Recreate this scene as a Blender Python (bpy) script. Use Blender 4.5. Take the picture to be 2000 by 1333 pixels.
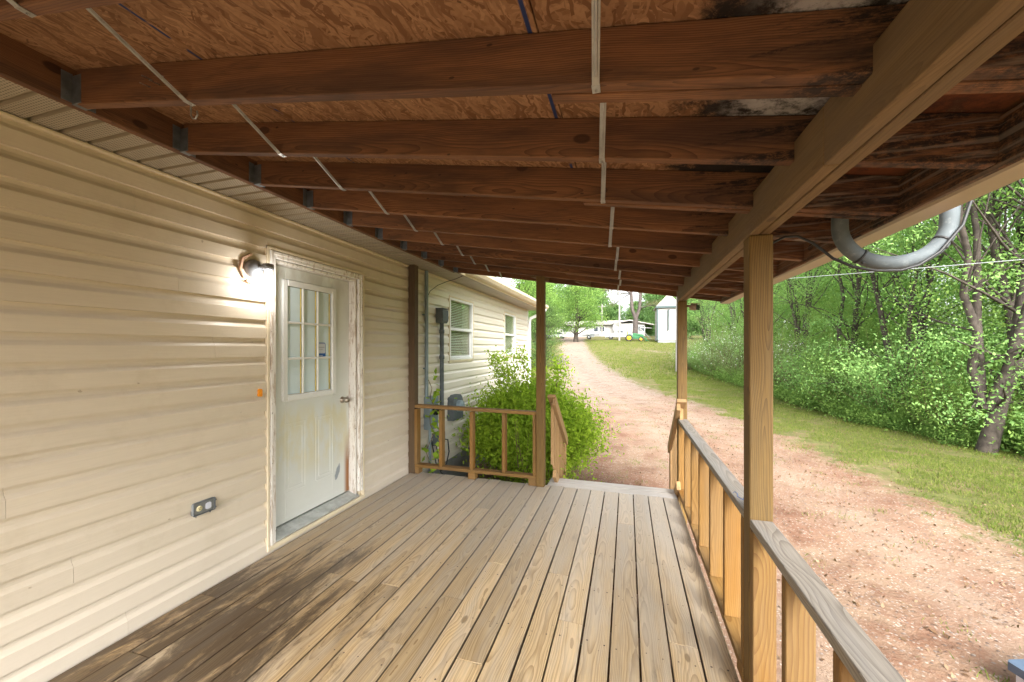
import bpy, math, random
import numpy as np
from mathutils import Vector, Matrix
R = math.radians
random.seed(7); rng = np.random.default_rng(7)
scene = bpy.context.scene
for o in list(bpy.data.objects): bpy.data.objects.remove(o)

# ------------------------------------------------------------------ camera
cam_d = bpy.data.cameras.new('camera'); cam = bpy.data.objects.new('camera', cam_d)
scene.collection.objects.link(cam); scene.camera = cam
cam_d.sensor_width = 36.0; cam_d.lens = 750/2000*36
cam_d.shift_y = 13.5/2000; cam_d.clip_start = .02; cam_d.clip_end = 3000
cam.location = (0, 0, 1.517); cam.rotation_euler = (R(90), 0, math.atan2(225, 750))
# ------------------------------------------------------------------ world + sun
SUN_EL, SUN_AZ = R(37), R(160)          # azimuth measured clockwise from +Y
w = bpy.data.worlds.new('World'); scene.world = w; w.use_nodes = True
nt = w.node_tree; nt.nodes.clear()
sky = nt.nodes.new('ShaderNodeTexSky'); sky.sky_type = 'NISHITA'; sky.sun_disc = False
sky.sun_elevation = SUN_EL; sky.sun_rotation = SUN_AZ; sky.dust_density = 4.0; sky.air_density = 1.0; sky.ozone_density = 1.0
hs = nt.nodes.new('ShaderNodeHueSaturation'); hs.inputs['Saturation'].default_value = .18
bgn = nt.nodes.new('ShaderNodeBackground'); bgn.inputs['Strength'].default_value = .15
wo = nt.nodes.new('ShaderNodeOutputWorld')
nt.links.new(sky.outputs[0], hs.inputs['Color']); nt.links.new(hs.outputs[0], bgn.inputs['Color']); nt.links.new(bgn.outputs[0], wo.inputs['Surface'])
sd = bpy.data.lights.new('sun', 'SUN'); sd.energy = 1.2; sd.angle = R(35); sd.color = (1, .97, .92)
so = bpy.data.objects.new('sun', sd); scene.collection.objects.link(so)
sv = Vector((math.sin(SUN_AZ)*math.cos(SUN_EL), math.cos(SUN_AZ)*math.cos(SUN_EL), math.sin(SUN_EL)))
so.rotation_euler = sv.to_track_quat('Z', 'Y').to_euler(); so.location = (0, 0, 30)
# ------------------------------------------------------------------ exposure
vs = scene.view_settings; vs.view_transform = 'Standard'; vs.look = 'None'; vs.gamma = 1.0; vs.use_curve_mapping = False
vs.exposure = 2.3
scene.render.engine = 'CYCLES'
scene.cycles.max_bounces = 5; scene.cycles.diffuse_bounces = 3; scene.cycles.glossy_bounces = 2; scene.cycles.transmission_bounces = 2; scene.cycles.transparent_max_bounces = 6
scene.cycles.caustics_reflective = False; scene.cycles.caustics_refractive = False

# ================================================================== material helpers
def new_mat(name):
    m = bpy.data.materials.new(name); m.use_nodes = True
    t = m.node_tree; t.nodes.clear()
    out = t.nodes.new('ShaderNodeOutputMaterial'); b = t.nodes.new('ShaderNodeBsdfPrincipled')
    t.links.new(b.outputs[0], out.inputs[0])
    return m, t, b, out
class NB:
    """tiny node builder"""
    def __init__(s, t): s.t = t
    def n(s, typ, ins=None, **kw):
        nd = s.t.nodes.new(typ)
        for k, v in kw.items(): setattr(nd, k, v)
        for k, v in (ins or {}).items(): s.put(nd.inputs[k], v)
        return nd
    def put(s, sock, v):
        if isinstance(v, bpy.types.NodeSocket): s.t.links.new(v, sock)
        elif isinstance(v, bpy.types.Node): s.t.links.new(v.outputs[0], sock)
        else:
            if hasattr(sock, 'default_value') and sock.type == 'RGBA' and len(v) == 3: v = (*v, 1)
            sock.default_value = v
    def m(s, op, a, b=0.0, c=None, clamp=False):
        nd = s.t.nodes.new('ShaderNodeMath'); nd.operation = op; nd.use_clamp = clamp
        s.put(nd.inputs[0], a); s.put(nd.inputs[1], b)
        if c is not None: s.put(nd.inputs[2], c)
        return nd.outputs[0]
    def vm(s, op, a, b=(0, 0, 0), sc=None):
        nd = s.t.nodes.new('ShaderNodeVectorMath'); nd.operation = op
        s.put(nd.inputs[0], a)
        if op == 'SCALE': s.put(nd.inputs['Scale'], sc)
        else: s.put(nd.inputs[1], b)
        return nd.outputs[0]
    def mix(s, fac, a, b, mode='MIX'):
        nd = s.t.nodes.new('ShaderNodeMix'); nd.data_type = 'RGBA'; nd.blend_type = mode
        s.put(nd.inputs[0], fac); s.put(nd.inputs[6], a); s.put(nd.inputs[7], b)
        return nd.outputs[2]
    def noise(s, vec, scale=1.0, detail=3.0, rough=.55, dist=0.0, out=0):
        nd = s.n('ShaderNodeTexNoise', {'Vector': vec, 'Scale': scale, 'Detail': detail, 'Roughness': rough, 'Distortion': dist})
        return nd.outputs[out]
    def ramp(s, v, lo, hi, a=0.0, b=1.0):
        nd = s.n('ShaderNodeMapRange', {0: v, 1: lo, 2: hi, 3: a, 4: b}, interpolation_type='SMOOTHSTEP')
        return nd.outputs[0]
    def obj(s): return s.n('ShaderNodeTexCoord').outputs['Object']
    def pos(s): return s.n('ShaderNodeNewGeometry').outputs['Position']
    def rnd(s): return s.n('ShaderNodeObjectInfo').outputs['Random']
    def comb(s, x, y, z): return s.n('ShaderNodeCombineXYZ', {0: x, 1: y, 2: z}).outputs[0]
    def sep(s, v): return s.n('ShaderNodeSeparateXYZ', {0: v}).outputs
    def bump(s, h, strength, dist):
        return s.n('ShaderNodeBump', {'Height': h, 'Strength': strength, 'Distance': dist}).outputs[0]

def plain(name, col, rough=.6, metal=0.0, var=.12, scale=6.0, bump=0.0, spec=.5, dirt=None):
    m, t, b, o = new_mat(name); k = NB(t)
    nz = k.noise(k.pos(), scale, 4)
    c = k.mix(k.ramp(nz, .3, .7), tuple(x*(1-var) for x in col), tuple(min(1, x*(1+var)) for x in col))
    if dirt: c = k.mix(k.ramp(k.noise(k.pos(), scale*2.3, 6, .7), .52, .75, 0, .8), c, dirt)
    k.put(b.inputs['Base Color'], c); b.inputs['Roughness'].default_value = rough; b.inputs['Metallic'].default_value = metal
    b.inputs['Specular IOR Level'].default_value = spec
    if bump: k.put(b.inputs['Normal'], k.bump(k.noise(k.pos(), scale*8, 4), .4, bump))
    return m

def wood(name, light, dark, gray=(.35, .32, .29), gray_amt=.2, ring=40., contrast=.75, rough=.75, var=.22, knots=1.0, extra=None, warm=None):
    """flat-sawn softwood: growth rings around a wandering pith, fibres, knots, weathering.  local X = grain."""
    m, t, b, o = new_mat(name); k = NB(t)
    oc = k.obj(); r = k.rnd(); x, y, z = k.sep(oc)
    r2 = k.m('FRACT', k.m('MULTIPLY', r, 17.31)); r3 = k.m('FRACT', k.m('MULTIPLY', r, 71.7))
    xs = k.m('ADD', x, k.m('MULTIPLY', r, 53.))
    low = k.noise(k.comb(k.m('MULTIPLY', xs, 1.1), k.m('MULTIPLY', y, 2.), k.m('MULTIPLY', z, 2.)), 1.0, 2, .5, out=1)
    lx, ly, lz = k.sep(low)
    vor = k.n('ShaderNodeTexVoronoi', {'Vector': k.comb(k.m('MULTIPLY', xs, 2.2), k.m('ADD', k.m('MULTIPLY', y, 5.0), k.m('MULTIPLY', r2, 9.)), k.m('MULTIPLY', z, 4.)), 'Scale': 1.0})
    kd = vor.outputs['Distance']
    kbulge = k.m('MULTIPLY', k.ramp(kd, .42, .05), .011)
    yy = k.m('ADD', k.m('ADD', y, k.m('MULTIPLY', k.m('SUBTRACT', r2, .5), .10)), k.m('ADD', k.m('MULTIPLY', k.m('SUBTRACT', ly, .5), .11), kbulge))
    zz = k.m('ADD', k.m('ADD', z, k.m('ADD', .025, k.m('MULTIPLY', r3, .05))), k.m('ADD', k.m('MULTIPLY', k.m('SUBTRACT', lz, .5), .10), kbulge))
    wv = k.n('ShaderNodeTexWave', {'Vector': k.comb(xs, yy, zz), 'Scale': ring, 'Distortion': .9, 'Detail': 2., 'Detail Scale': .35}, wave_type='RINGS', rings_direction='X', wave_profile='SAW')
    fib = k.noise(k.comb(k.m('MULTIPLY', xs, 5.), k.m('MULTIPLY', y, 190.), k.m('MULTIPLY', z, 190.)), 1.0, 4, .65)
    rg = k.m('MULTIPLY', k.m('POWER', wv.outputs['Fac'], 2.4), contrast)
    c = k.mix(rg, light, dark)
    c = k.mix(k.ramp(fib, .35, .7, 0, .35), c, tuple(v*.55 for v in dark))
    if warm: c = k.mix(k.ramp(k.noise(k.comb(k.m('MULTIPLY', xs, .7), k.m('MULTIPLY', y, 5.), z), 1., 3), .45, .7, 0, .6), c, warm)
    gm = k.ramp(k.noise(k.comb(k.m('MULTIPLY', xs, 1.2), k.m('MULTIPLY', y, 9.), k.m('MULTIPLY', z, 9.)), 1., 5, .65), .38, .68)
    c = k.mix(k.m('MULTIPLY', gm, gray_amt), c, gray)
    if knots:
        c = k.mix(k.ramp(kd, .085, .06, 0, .8*knots), c, tuple(v*.42 for v in dark))
        c = k.mix(k.ramp(kd, .05, .03, 0, .5*knots), c, tuple(v*.9 for v in dark))
    vr = k.m('ADD', 1-var, k.m('MULTIPLY', r3, 2*var))
    c = k.mix(1.0, c, k.comb(vr, vr, vr), 'MULTIPLY')
    if extra: c = extra(k, c)
    k.put(b.inputs['Base Color'], c)
    k.put(b.inputs['Roughness'], k.m('ADD', rough-.08, k.m('MULTIPLY', fib, .16)))
    b.inputs['Specular IOR Level'].default_value = .35
    hgt = k.m('ADD', k.m('MULTIPLY', rg, -.5), k.m('MULTIPLY', fib, .8))
    k.put(b.inputs['Normal'], k.bump(hgt, .55, .0016))
    return m

def deck_stain_and_light(k, c):
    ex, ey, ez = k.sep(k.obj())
    c = k.mix(k.ramp(k.m('ADD', k.m('ABSOLUTE', ey), k.m('MULTIPLY', k.noise(k.pos(), 14., 3), .0012)), .0655, .0690, 0, .85), c, (.05, .035, .022))  # board edges painted dark so the gaps read as shaded lines
    p = k.pos(); x, y, z = k.sep(p)
    # mildew near the wall at the camera's end, sheen on the far boards painted in as pale colour
    rb = k.m('MULTIPLY', k.rnd(), 40.)
    nz = k.noise(k.comb(k.m('MULTIPLY', x, 6.5), k.m('MULTIPLY', y, 1.6), k.m('MULTIPLY', rb, .06)), 1.0, 8, .75, .6)
    near = k.m('MULTIPLY', k.ramp(x, -.7, -2.3), k.ramp(y, 3.1, 1.4))
    f = k.m('MULTIPLY', k.ramp(k.m('ADD', nz, k.m('MULTIPLY', near, .24)), .56, .74), k.ramp(near, 0., .35))
    c = k.mix(k.m('MULTIPLY', k.m('MULTIPLY', near, k.ramp(k.noise(k.comb(k.m('MULTIPLY', x, 4.), k.m('MULTIPLY', y, 1.1), k.m('MULTIPLY', rb, .05)), 1., 4), .3, .65)), .62), c, (0.172, 0.09, 0.028))
    c = k.mix(k.m('MULTIPLY', f, .8), c, (0.038, 0.023, 0.014))
    n2 = k.noise(k.comb(k.m('MULTIPLY', x, 11.), k.m('MULTIPLY', y, 2.2), rb), 1.0, 5, .7)
    c = k.mix(k.ramp(n2, .57, .76, 0, .6), c, (0.141, 0.107, 0.078))
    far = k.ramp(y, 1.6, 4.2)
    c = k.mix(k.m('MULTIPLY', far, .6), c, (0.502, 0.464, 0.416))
    # dust and specks
    v = k.n('ShaderNodeTexVoronoi', {'Vector': p, 'Scale': 16.}).outputs['Distance']
    c = k.mix(k.ramp(v, .07, .035, 0, .6), c, (0.042, 0.028, 0.018))
    return c
def mould(k, c):
    p = k.pos(); x, y, z = k.sep(p)
    nz = k.noise(k.comb(k.m('MULTIPLY', x, 2.2), k.m('MULTIPLY', y, 4.), k.m('MULTIPLY', z, 34.)), 1., 6, .72)
    g = k.m('MULTIPLY', k.ramp(x, .05, .62), k.ramp(y, 2.9, 1.9, .25, 1.))
    f = k.m('MULTIPLY', k.ramp(k.m('ADD', nz, k.m('MULTIPLY', g, .17)), .54, .72), k.ramp(g, .05, .5))
    spk = k.ramp(k.noise(k.comb(k.m('MULTIPLY', x, 30.), k.m('MULTIPLY', y, 40.), k.m('MULTIPLY', z, 70.)), 1., 5, .8), .36, .56)
    c = k.mix(k.m('MULTIPLY', k.m('MULTIPLY', f, spk), .95), c, (.012, .009, .008))
    bl = k.noise(k.comb(k.m('MULTIPLY', x, 1.6), k.m('MULTIPLY', y, 3.), k.m('MULTIPLY', z, 9.)), 1., 5, .7)
    c = k.mix(k.ramp(bl, .5, .7, 0, .55), c, (.05, .026, .014))
    sv_ = k.n('ShaderNodeTexVoronoi', {'Vector': k.comb(k.m('MULTIPLY', x, 7.), k.m('MULTIPLY', y, 7.), k.m('MULTIPLY', z, 16.)), 'Scale': 1.}).outputs['Distance']
    c = k.mix(k.ramp(sv_, .08, .045, 0, .7), c, (.02, .012, .008))
    gw = k.m('MULTIPLY', k.ramp(x, .55, .75), k.ramp(k.noise(k.comb(k.m('MULTIPLY', x, 3.), y, k.m('MULTIPLY', z, 60.)), 1., 4), .5, .66))
    c = k.mix(k.m('MULTIPLY', gw, .5), c, (.30, .24, .19))
    return c

M = {}
M['deck'] = wood('weathered_deck_pine', (0.613, 0.447, 0.246), (0.295, 0.178, 0.073), (0.47, 0.424, 0.358), .5, 46, .85, .6, .2, .8, deck_stain_and_light)
M['rafter'] = wood('aged_rafter_pine', (0.238, 0.108, 0.046), (0.078, 0.03, 0.012), (0.05, 0.026, 0.018), .7, 52, .8, .8, .18, 1.0, mould)
M['beam'] = wood('beam_pine', (0.187, 0.113, 0.047), (0.102, 0.056, 0.021), (0.119, 0.08, 0.048), .5, 64, .6, .75, .1, .6)
M['post'] = wood('treated_post_pine', (0.212, 0.126, 0.035), (0.087, 0.042, 0.009), (0.123, 0.09, 0.044), .45, 38, .85, .75, .08, .7)
M['oldpost'] = wood('dark_wall_post', (.14, .088, .044), (.055, .032, .016), (.085, .06, .038), .5, 30, .8, .8, .05, .5)
M['rail'] = wood('fresh_rail_pine', (0.257, 0.145, 0.04), (0.14, 0.059, 0.007), (0.177, 0.13, 0.082), .3, 40, .85, .7, .12, 1.1, None, (0.215, 0.088, 0.01))
M['cap'] = wood('grey_rail_cap', (0.327, 0.29, 0.243), (0.149, 0.122, 0.096), (0.279, 0.269, 0.259), .6, 40, .75, .8, .08, .6)
M['stair'] = wood('stair_rail_pine', (0.441, 0.274, 0.122), (0.28, 0.143, 0.049), (0.349, 0.289, 0.228), .15, 34, .55, .7, .08, .5)
M['tread'] = wood('bleached_tread', (0.588, 0.539, 0.48), (0.412, 0.353, 0.294), (0.539, 0.519, 0.51), .6, 34, .45, .75, .08, .4)

def osb_mat():
    m, t, b, o = new_mat('oriented_strand_board'); k = NB(t)
    p = k.pos(); x, y, z = k.sep(p)
    cols = None; hsum = None
    for i, (ang, sc, seed) in enumerate(((.25, 1.0, 0.), (-.75, 1.15, 4.), (.95, .9, 9.), (1.5, 1.1, 13.))):
        ca, sa = math.cos(ang), math.sin(ang)
        wob = k.m('MULTIPLY', k.m('SUBTRACT', k.noise(p, 5.+i, 2), .5), .12)
        u = k.m('ADD', k.m('ADD', k.m('MULTIPLY', x, ca), k.m('MULTIPLY', y, sa)), wob)
        v = k.m('ADD', k.m('SUBTRACT', k.m('MULTIPLY', y, ca), k.m('MULTIPLY', x, sa)), wob)
        vo = k.n('ShaderNodeTexVoronoi', {'Vector': k.comb(k.m('MULTIPLY', u, 13.*sc), k.m('MULTIPLY', v, 85.*sc), seed), 'Scale': 1.0})
        cr, cg, cb = k.sep(vo.outputs['Color'])
        if cols is None: cols, hsum = cr, cg
        else:
            pick = k.m('GREATER_THAN', cb, .60)
            cols = k.m('ADD', k.m('MULTIPLY', cr, pick), k.m('MULTIPLY', cols, k.m('SUBTRACT', 1., pick)))
            hsum = k.m('ADD', k.m('MULTIPLY', cg, pick), k.m('MULTIPLY', hsum, k.m('SUBTRACT', 1., pick)))
    c = k.mix(cols, (.15, .07, .032), (.37, .21, .112))
    c = k.mix(k.ramp(k.noise(p, 90., 4), .4, .7, 0, .35), c, (.2, .09, .04))
    c = k.mix(k.ramp(hsum, .95, .99, 0, .5), c, (.07, .035, .02))
    # seams painted with blue edge sealer, broken up
    for sx in (-1.47, -.25):
        d = k.m('ABSOLUTE', k.m('SUBTRACT', x, sx))
        f = k.m('MULTIPLY', k.ramp(d, .009, .004), k.ramp(k.noise(p, 9., 3), .42, .5))
        c = k.mix(f, c, (.02, .035, .11))
    # water stains by the beam: black mould around whitish bloom, rust-orange soak outside
    nz = k.noise(p, 8.5, 9, .78)
    g = k.m('MULTIPLY', k.ramp(x, -.02, .42), k.ramp(y, 2.6, 1.75, .0, 1.))
    c = k.mix(k.m('MULTIPLY', k.ramp(k.m('ADD', nz, k.m('MULTIPLY', g, .30)), .55, .74), k.ramp(g, .1, .5)), c, (.015, .011, .009))
    g2 = k.m('MULTIPLY', k.ramp(x, .23, .40), k.ramp(k.noise(p, 11., 7, .75), .40, .60))
    g2 = k.m('MULTIPLY', g2, k.m('MULTIPLY', k.ramp(x, .62, .52), k.ramp(y, 1.75, 1.5)))
    c = k.mix(k.m('MULTIPLY', g2, .75), c, (.50, .47, .46))
    g3 = k.ramp(x, .56, .66)
    c = k.mix(k.m('MULTIPLY', g3, k.ramp(nz, .3, .6)), c, (.16, .05, .018))
    k.put(b.inputs['Base Color'], c); b.inputs['Roughness'].default_value = .75; b.inputs['Specular IOR Level'].default_value = .25
    k.put(b.inputs['Normal'], k.bump(hsum, .5, .002))
    return m
M['osb'] = osb_mat()

def siding_mat():
    m, t, b, o = new_mat('cream_vinyl_siding'); k = NB(t)
    p = k.pos(); x, y, z = k.sep(p); r = k.rnd()
    g = k.noise(k.comb(x, k.m('MULTIPLY', y, 7.), k.m('MULTIPLY', z, 150.)), 1., 4, .6)
    c = k.mix(k.noise(p, 1.3, 4), (0.634, 0.543, 0.423), (0.702, 0.616, 0.493))
    c = k.mix(k.ramp(g, .35, .7, 0, .16), c, (0.497, 0.42, 0.319))
    c = k.mix(k.ramp(k.noise(p, 2.6, 6, .7), .5, .72, 0, .32), c, (0.476, 0.386, 0.263))        # pollen and dust
    c = k.mix(k.ramp(z, .75, .0, 0, .5), c, (0.666, 0.597, 0.512))                                # paler lower courses
    c = k.mix(k.m('MULTIPLY', k.ramp(y, 3.9, 5.2), .75), c, (0.736, 0.694, 0.609))               # paler beyond the porch
    v = k.n('ShaderNodeTexVoronoi', {'Vector': k.vm('ADD', p, k.vm('SCALE', k.noise(p, 60., 2, out=1), sc=.02)), 'Scale': 5.}).outputs['Distance']
    c = k.mix(k.m('MULTIPLY', k.ramp(v, .052, .03), .6), c, (0.284, 0.206, 0.129))               # mud-dauber specks
    vr = k.m('ADD', .97, k.m('MULTIPLY', r, .06)); c = k.mix(1., c, k.comb(vr, vr, vr), 'MULTIPLY')
    k.put(b.inputs['Base Color'], c)
    b.inputs['Roughness'].default_value = .42; b.inputs['Specular IOR Level'].default_value = .4
    k.put(b.inputs['Normal'], k.bump(g, .5, .0014))
    return m
M['siding'] = siding_mat()

def soffit_mat():
    m, t, b, o = new_mat('vented_soffit_vinyl'); k = NB(t)
    p = k.pos(); x, y, z = k.sep(p)
    c = k.mix(k.noise(p, 4., 4), (.33, .285, .215), (.40, .345, .26))
    # small punched vent holes in staggered rows, kept off the ribs
    fy = k.m('FRACT', k.m('MULTIPLY', y, 10.)); row = k.m('MULTIPLY', y, 90.)
    par = k.m('MULTIPLY', k.m('MODULO', k.m('FLOOR', row), 2.), .5)
    hx = k.m('ABSOLUTE', k.m('SUBTRACT', k.m('FRACT', k.m('ADD', k.m('MULTIPLY', x, 58.), par)), .5))
    hy = k.m('ABSOLUTE', k.m('SUBTRACT', k.m('FRACT', row), .5))
    d = k.m('SQRT', k.m('ADD', k.m('MULTIPLY', hx, hx), k.m('MULTIPLY', hy, hy)))
    f = k.m('MULTIPLY', k.m('MULTIPLY', k.ramp(d, .31, .24), k.ramp(fy, .26, .28)), k.ramp(fy, .97, .95))
    f = k.m('MULTIPLY', f, k.m('LESS_THAN', y, 4.6))
    c = k.mix(k.m('MULTIPLY', f, .85), c, (.07, .055, .04))
    k.put(b.inputs['Base Color'], c); b.inputs['Roughness'].default_value = .5
    return m
M['soffit'] = soffit_mat()

def peel_mat():
    m, t, b, o = new_mat('peeling_white_trim'); k = NB(t)
    p = k.pos(); x, y, z = k.sep(p)
    n = k.noise(k.comb(k.m('MULTIPLY', x, 40.), k.m('MULTIPLY', y, 40.), k.m('MULTIPLY', z, 5.)), 1., 6, .7)
    c = k.mix(k.noise(p, 12., 4), (.74, .70, .64), (.82, .79, .74))
    c = k.mix(k.ramp(n, .51, .62, 0, .75), c, (.40, .29, .20))
    c = k.mix(k.ramp(k.noise(p, 55., 4), .64, .72, 0, .8), c, (.12, .08, .05))
    k.put(b.inputs['Base Color'], c); b.inputs['Roughness'].default_value = .7
    k.put(b.inputs['Normal'], k.bump(n, .5, .002))
    return m
M['peel'] = peel_mat()

def door_mat():
    m, t, b, o = new_mat('stained_white_door_paint'); k = NB(t)
    p = k.pos(); x, y, z = k.sep(p)
    c = k.mix(k.noise(p, 5., 5), (.66, .68, .64), (.74, .755, .72))
    n = k.noise(k.comb(x, k.m('MULTIPLY', y, 5.), k.m('MULTIPLY', z, 2.)), 1.3, 5, .65)
    yel = k.m('MULTIPLY', k.ramp(z, .35, .62), k.m('MULTIPLY', k.ramp(z, 1.08, .92), k.ramp(n, .38, .62)))
    c = k.mix(k.m('MULTIPLY', yel, .55), c, (.66, .58, .30))
    rust = k.m('MULTIPLY', k.ramp(y, 3.10, 3.158), k.m('MULTIPLY', k.ramp(z, .75, .35), k.ramp(n, .25, .5)))
    c = k.mix(rust, c, (.30, .12, .03))
    c = k.mix(k.m('MULTIPLY', k.ramp(z, 1.95, 2.13), k.ramp(n, .35, .6, 0, .5)), c, (.42, .39, .33))
    # bare metal scuff
    dy = k.m('DIVIDE', k.m('SUBTRACT', k.m('SUBTRACT', y, 3.025), k.m('MULTIPLY', k.m('SUBTRACT', z, .33), .35)), .028)
    dz = k.m('DIVIDE', k.m('SUBTRACT', z, .335), .07)
    dd = k.m('ADD', k.m('SQRT', k.m('ADD', k.m('MULTIPLY', dy, dy), k.m('MULTIPLY', dz, dz))), k.m('MULTIPLY', k.m('SUBTRACT', k.noise(p, 30., 3), .5), .7))
    c = k.mix(k.ramp(dd, 1.05, .8, 0, .9), c, (.27, .31, .35))
    k.put(b.inputs['Base Color'], c); b.inputs['Roughness'].default_value = .38
    return m
M['door'] = door_mat()

def glass_mat(name, col, rough=.03, tr=.0):
    m, t, b, o = new_mat(name); k = NB(t)
    t.nodes.remove(b)
    gl = k.n('ShaderNodeBsdfGlossy', {'Color': (1, 1, 1), 'Roughness': rough})
    ba = k.n('ShaderNodeBsdfTransparent', {'Color': col}) if tr else k.n('ShaderNodeBsdfDiffuse', {'Color': col})
    lw = k.n('ShaderNodeLayerWeight', {'Blend': .5})
    f = k.m('MULTIPLY_ADD', k.m('POWER', lw.outputs['Facing'], 5.), .8 if tr else .5, .05 if tr else .03, clamp=True)
    mx = k.n('ShaderNodeMixShader', {0: f, 1: ba.outputs[0], 2: gl.outputs[0]})
    t.links.new(mx.outputs[0], o.inputs[0])
    return m
M['winglass'] = glass_mat('window_glass', (.92, .95, .93), .02, 1)
M['doorglass'] = glass_mat('frosted_door_lite', (.66, .78, .82), .25)

def ground_mat():
    m, t, b, o = new_mat('clay_gravel_and_grass_ground'); k = NB(t)
    p = k.pos(); x, y, z = k.sep(p)
    at = k.n('ShaderNodeAttribute', attribute_name='dirt'); d = at.outputs['Fac']
    n1 = k.noise(p, .9, 5, .6); n2 = k.noise(p, 4.5, 6, .65); n3 = k.noise(p, 38., 4, .7); n4 = k.noise(p, 130., 3, .7)
    clay = k.mix(k.ramp(n1, .32, .68), (0.209, 0.113, 0.073), (0.256, 0.177, 0.119))
    clay = k.mix(k.ramp(n2, .45, .7, 0, .7), clay, (0.174, 0.083, 0.048))
    clay = k.mix(k.ramp(n3, .5, .72, 0, .65), clay, (0.312, 0.248, 0.198))
    clay = k.mix(k.ramp(n4, .57, .72, 0, .7), clay, (0.123, 0.062, 0.036))
    peb = k.n('ShaderNodeTexVoronoi', {'Vector': p, 'Scale': 42.}); pr, pg, pb = k.sep(peb.outputs['Color'])
    clay = k.mix(k.m('MULTIPLY', k.m('GREATER_THAN', pr, .72), k.ramp(peb.outputs['Distance'], .42, .3, 0, .7)), clay, (0.423, 0.376, 0.323))
    sand = k.mix(k.ramp(n2, .35, .65), (0.219, 0.163, 0.125), (0.268, 0.223, 0.185))
    sand = k.mix(k.ramp(n3, .55, .7, 0, .6), sand, (0.172, 0.114, 0.08))
    dirt = k.mix(k.ramp(k.m('ADD', y, k.m('MULTIPLY', n1, 14.)), 14., 30.), clay, sand)
    rt = k.n('ShaderNodeAttribute', attribute_name='rut').outputs['Fac']
    dirt = k.mix(k.m('MULTIPLY', rt, k.ramp(n2, .36, .62, .0, .7)), dirt, (0.29, 0.216, 0.161))
    dirt = k.mix(k.m('MULTIPLY', k.m('SUBTRACT', 1., rt, clamp=True), k.ramp(k.noise(p, 2.2, 7, .7), .47, .66, 0, .6)), dirt, (0.127, 0.06, 0.036))
    gr = k.mix(k.ramp(n2, .3, .7), (0.084, 0.099, 0.026), (0.141, 0.138, 0.046))
    gr = k.mix(k.ramp(k.noise(p, 1.7, 5, .65), .46, .66, 0, .75), gr, (0.193, 0.135, 0.082))
    gr = k.mix(k.ramp(n3, .5, .75, 0, .7), gr, (0.178, 0.125, 0.071))
    dm = k.m('ADD', d, k.m('ADD', k.m('MULTIPLY', k.m('SUBTRACT', n2, .5), 1.1), k.m('MULTIPLY', k.m('SUBTRACT', n3, .5), .7)))
    c = k.mix(k.ramp(dm, .38, .62), gr, dirt)
    k.put(b.inputs['Base Color'], c); b.inputs['Roughness'].default_value = .95; b.inputs['Specular IOR Level'].default_value = .15
    hh = k.m('ADD', k.m('MULTIPLY', n2, 1.2), k.m('ADD', k.m('MULTIPLY', n3, .5), k.m('MULTIPLY', n4, .25)))
    k.put(b.inputs['Normal'], k.bump(hh, .8, .03))
    return m
M['ground'] = ground_mat()

def leaf_mat(name, a, bcol, trans=.5, hi=None):
    m, t, b, o = new_mat(name); k = NB(t)
    r = k.n('ShaderNodeAttribute', attribute_name='rnd').outputs['Fac']
    c = k.mix(r, a, bcol)
    if hi: c = k.mix(k.ramp(r, .93, .95), c, hi)
    k.put(b.inputs['Base Color'], c); b.inputs['Roughness'].default_value = .65; b.inputs['Specular IOR Level'].default_value = .12
    tl = k.n('ShaderNodeBsdfTranslucent', {'Color': k.mix(.35, c, (.20, .40, .08))})
    mx = k.n('ShaderNodeMixShader', {0: trans, 1: b.outputs[0], 2: tl.outputs[0]})
    t.links.new(mx.outputs[0], o.inputs[0])
    return m
M['leaf'] = leaf_mat('broadleaf_green', (0.102, 0.233, 0.069), (0.374, 0.592, 0.181))
M['leaf2'] = leaf_mat('young_green_leaf', (0.095, 0.204, 0.047), (0.307, 0.452, 0.107))
M['bush'] = leaf_mat('shrub_bright_leaf', (0.127, 0.241, 0.014), (0.414, 0.575, 0.046), .45)
M['flower'] = leaf_mat('flowering_shrub_leaf', (0.15, 0.244, 0.084), (0.358, 0.488, 0.179), .3, (1.146, 1.182, 1.109))
M['farleaf'] = leaf_mat('far_wood_leaf', (0.074, 0.156, 0.047), (0.19, 0.299, 0.092), .35)
M['needle'] = leaf_mat('pine_needles', (0.076, 0.084, 0.042), (0.168, 0.126, 0.071), .2)
M['cedar'] = leaf_mat('cedar_green', (0.065, 0.12, 0.038), (0.142, 0.218, 0.065), .3)
M['grass'] = leaf_mat('grass_blades', (0.061, 0.115, 0.008), (0.227, 0.238, 0.06), .3)
M['litter'] = leaf_mat('dead_leaves', (0.101, 0.05, 0.025), (0.252, 0.176, 0.109), .1)
M['bark'] = plain('tree_bark', (.065, .053, .044), .9, 0, .35, 9, .02, .2, (.08, .065, .05))
M['bark2'] = plain('pine_bark', (.085, .07, .062), .9, 0, .3, 6, .02, .2)
M['twig'] = plain('shrub_stem', (.16, .11, .06), .9, 0, .2, 9)
M['stone'] = leaf_mat('gravel_stone', (0.084, 0.05, 0.035), (0.227, 0.189, 0.16), 0.0)
M['galv'] = plain('galvanised_steel', (0.374, 0.367, 0.346), .42, .7, .15, 14, 0, .5, (0.238, 0.216, 0.187))
M['hanger'] = plain('dull_hanger_steel', (.16, .18, .20), .5, .6, .2, 20)
M['gutter'] = plain('cream_gutter', (0.408, 0.323, 0.225), .45, 0, .06, 5, 0, .4, (0.442, 0.34, 0.221))
M['grey'] = plain('grey_conduit_pvc', (0.108, 0.126, 0.133), .62, 0, .10, 14, 0, .2, (0.21, 0.231, 0.231))
M['bluegrey'] = plain('bluegrey_conduit', (.21, .27, .295), .45, .1, .06, 8)
M['white'] = plain('white_vinyl', (.78, .78, .76), .4, 0, .04, 5)
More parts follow.
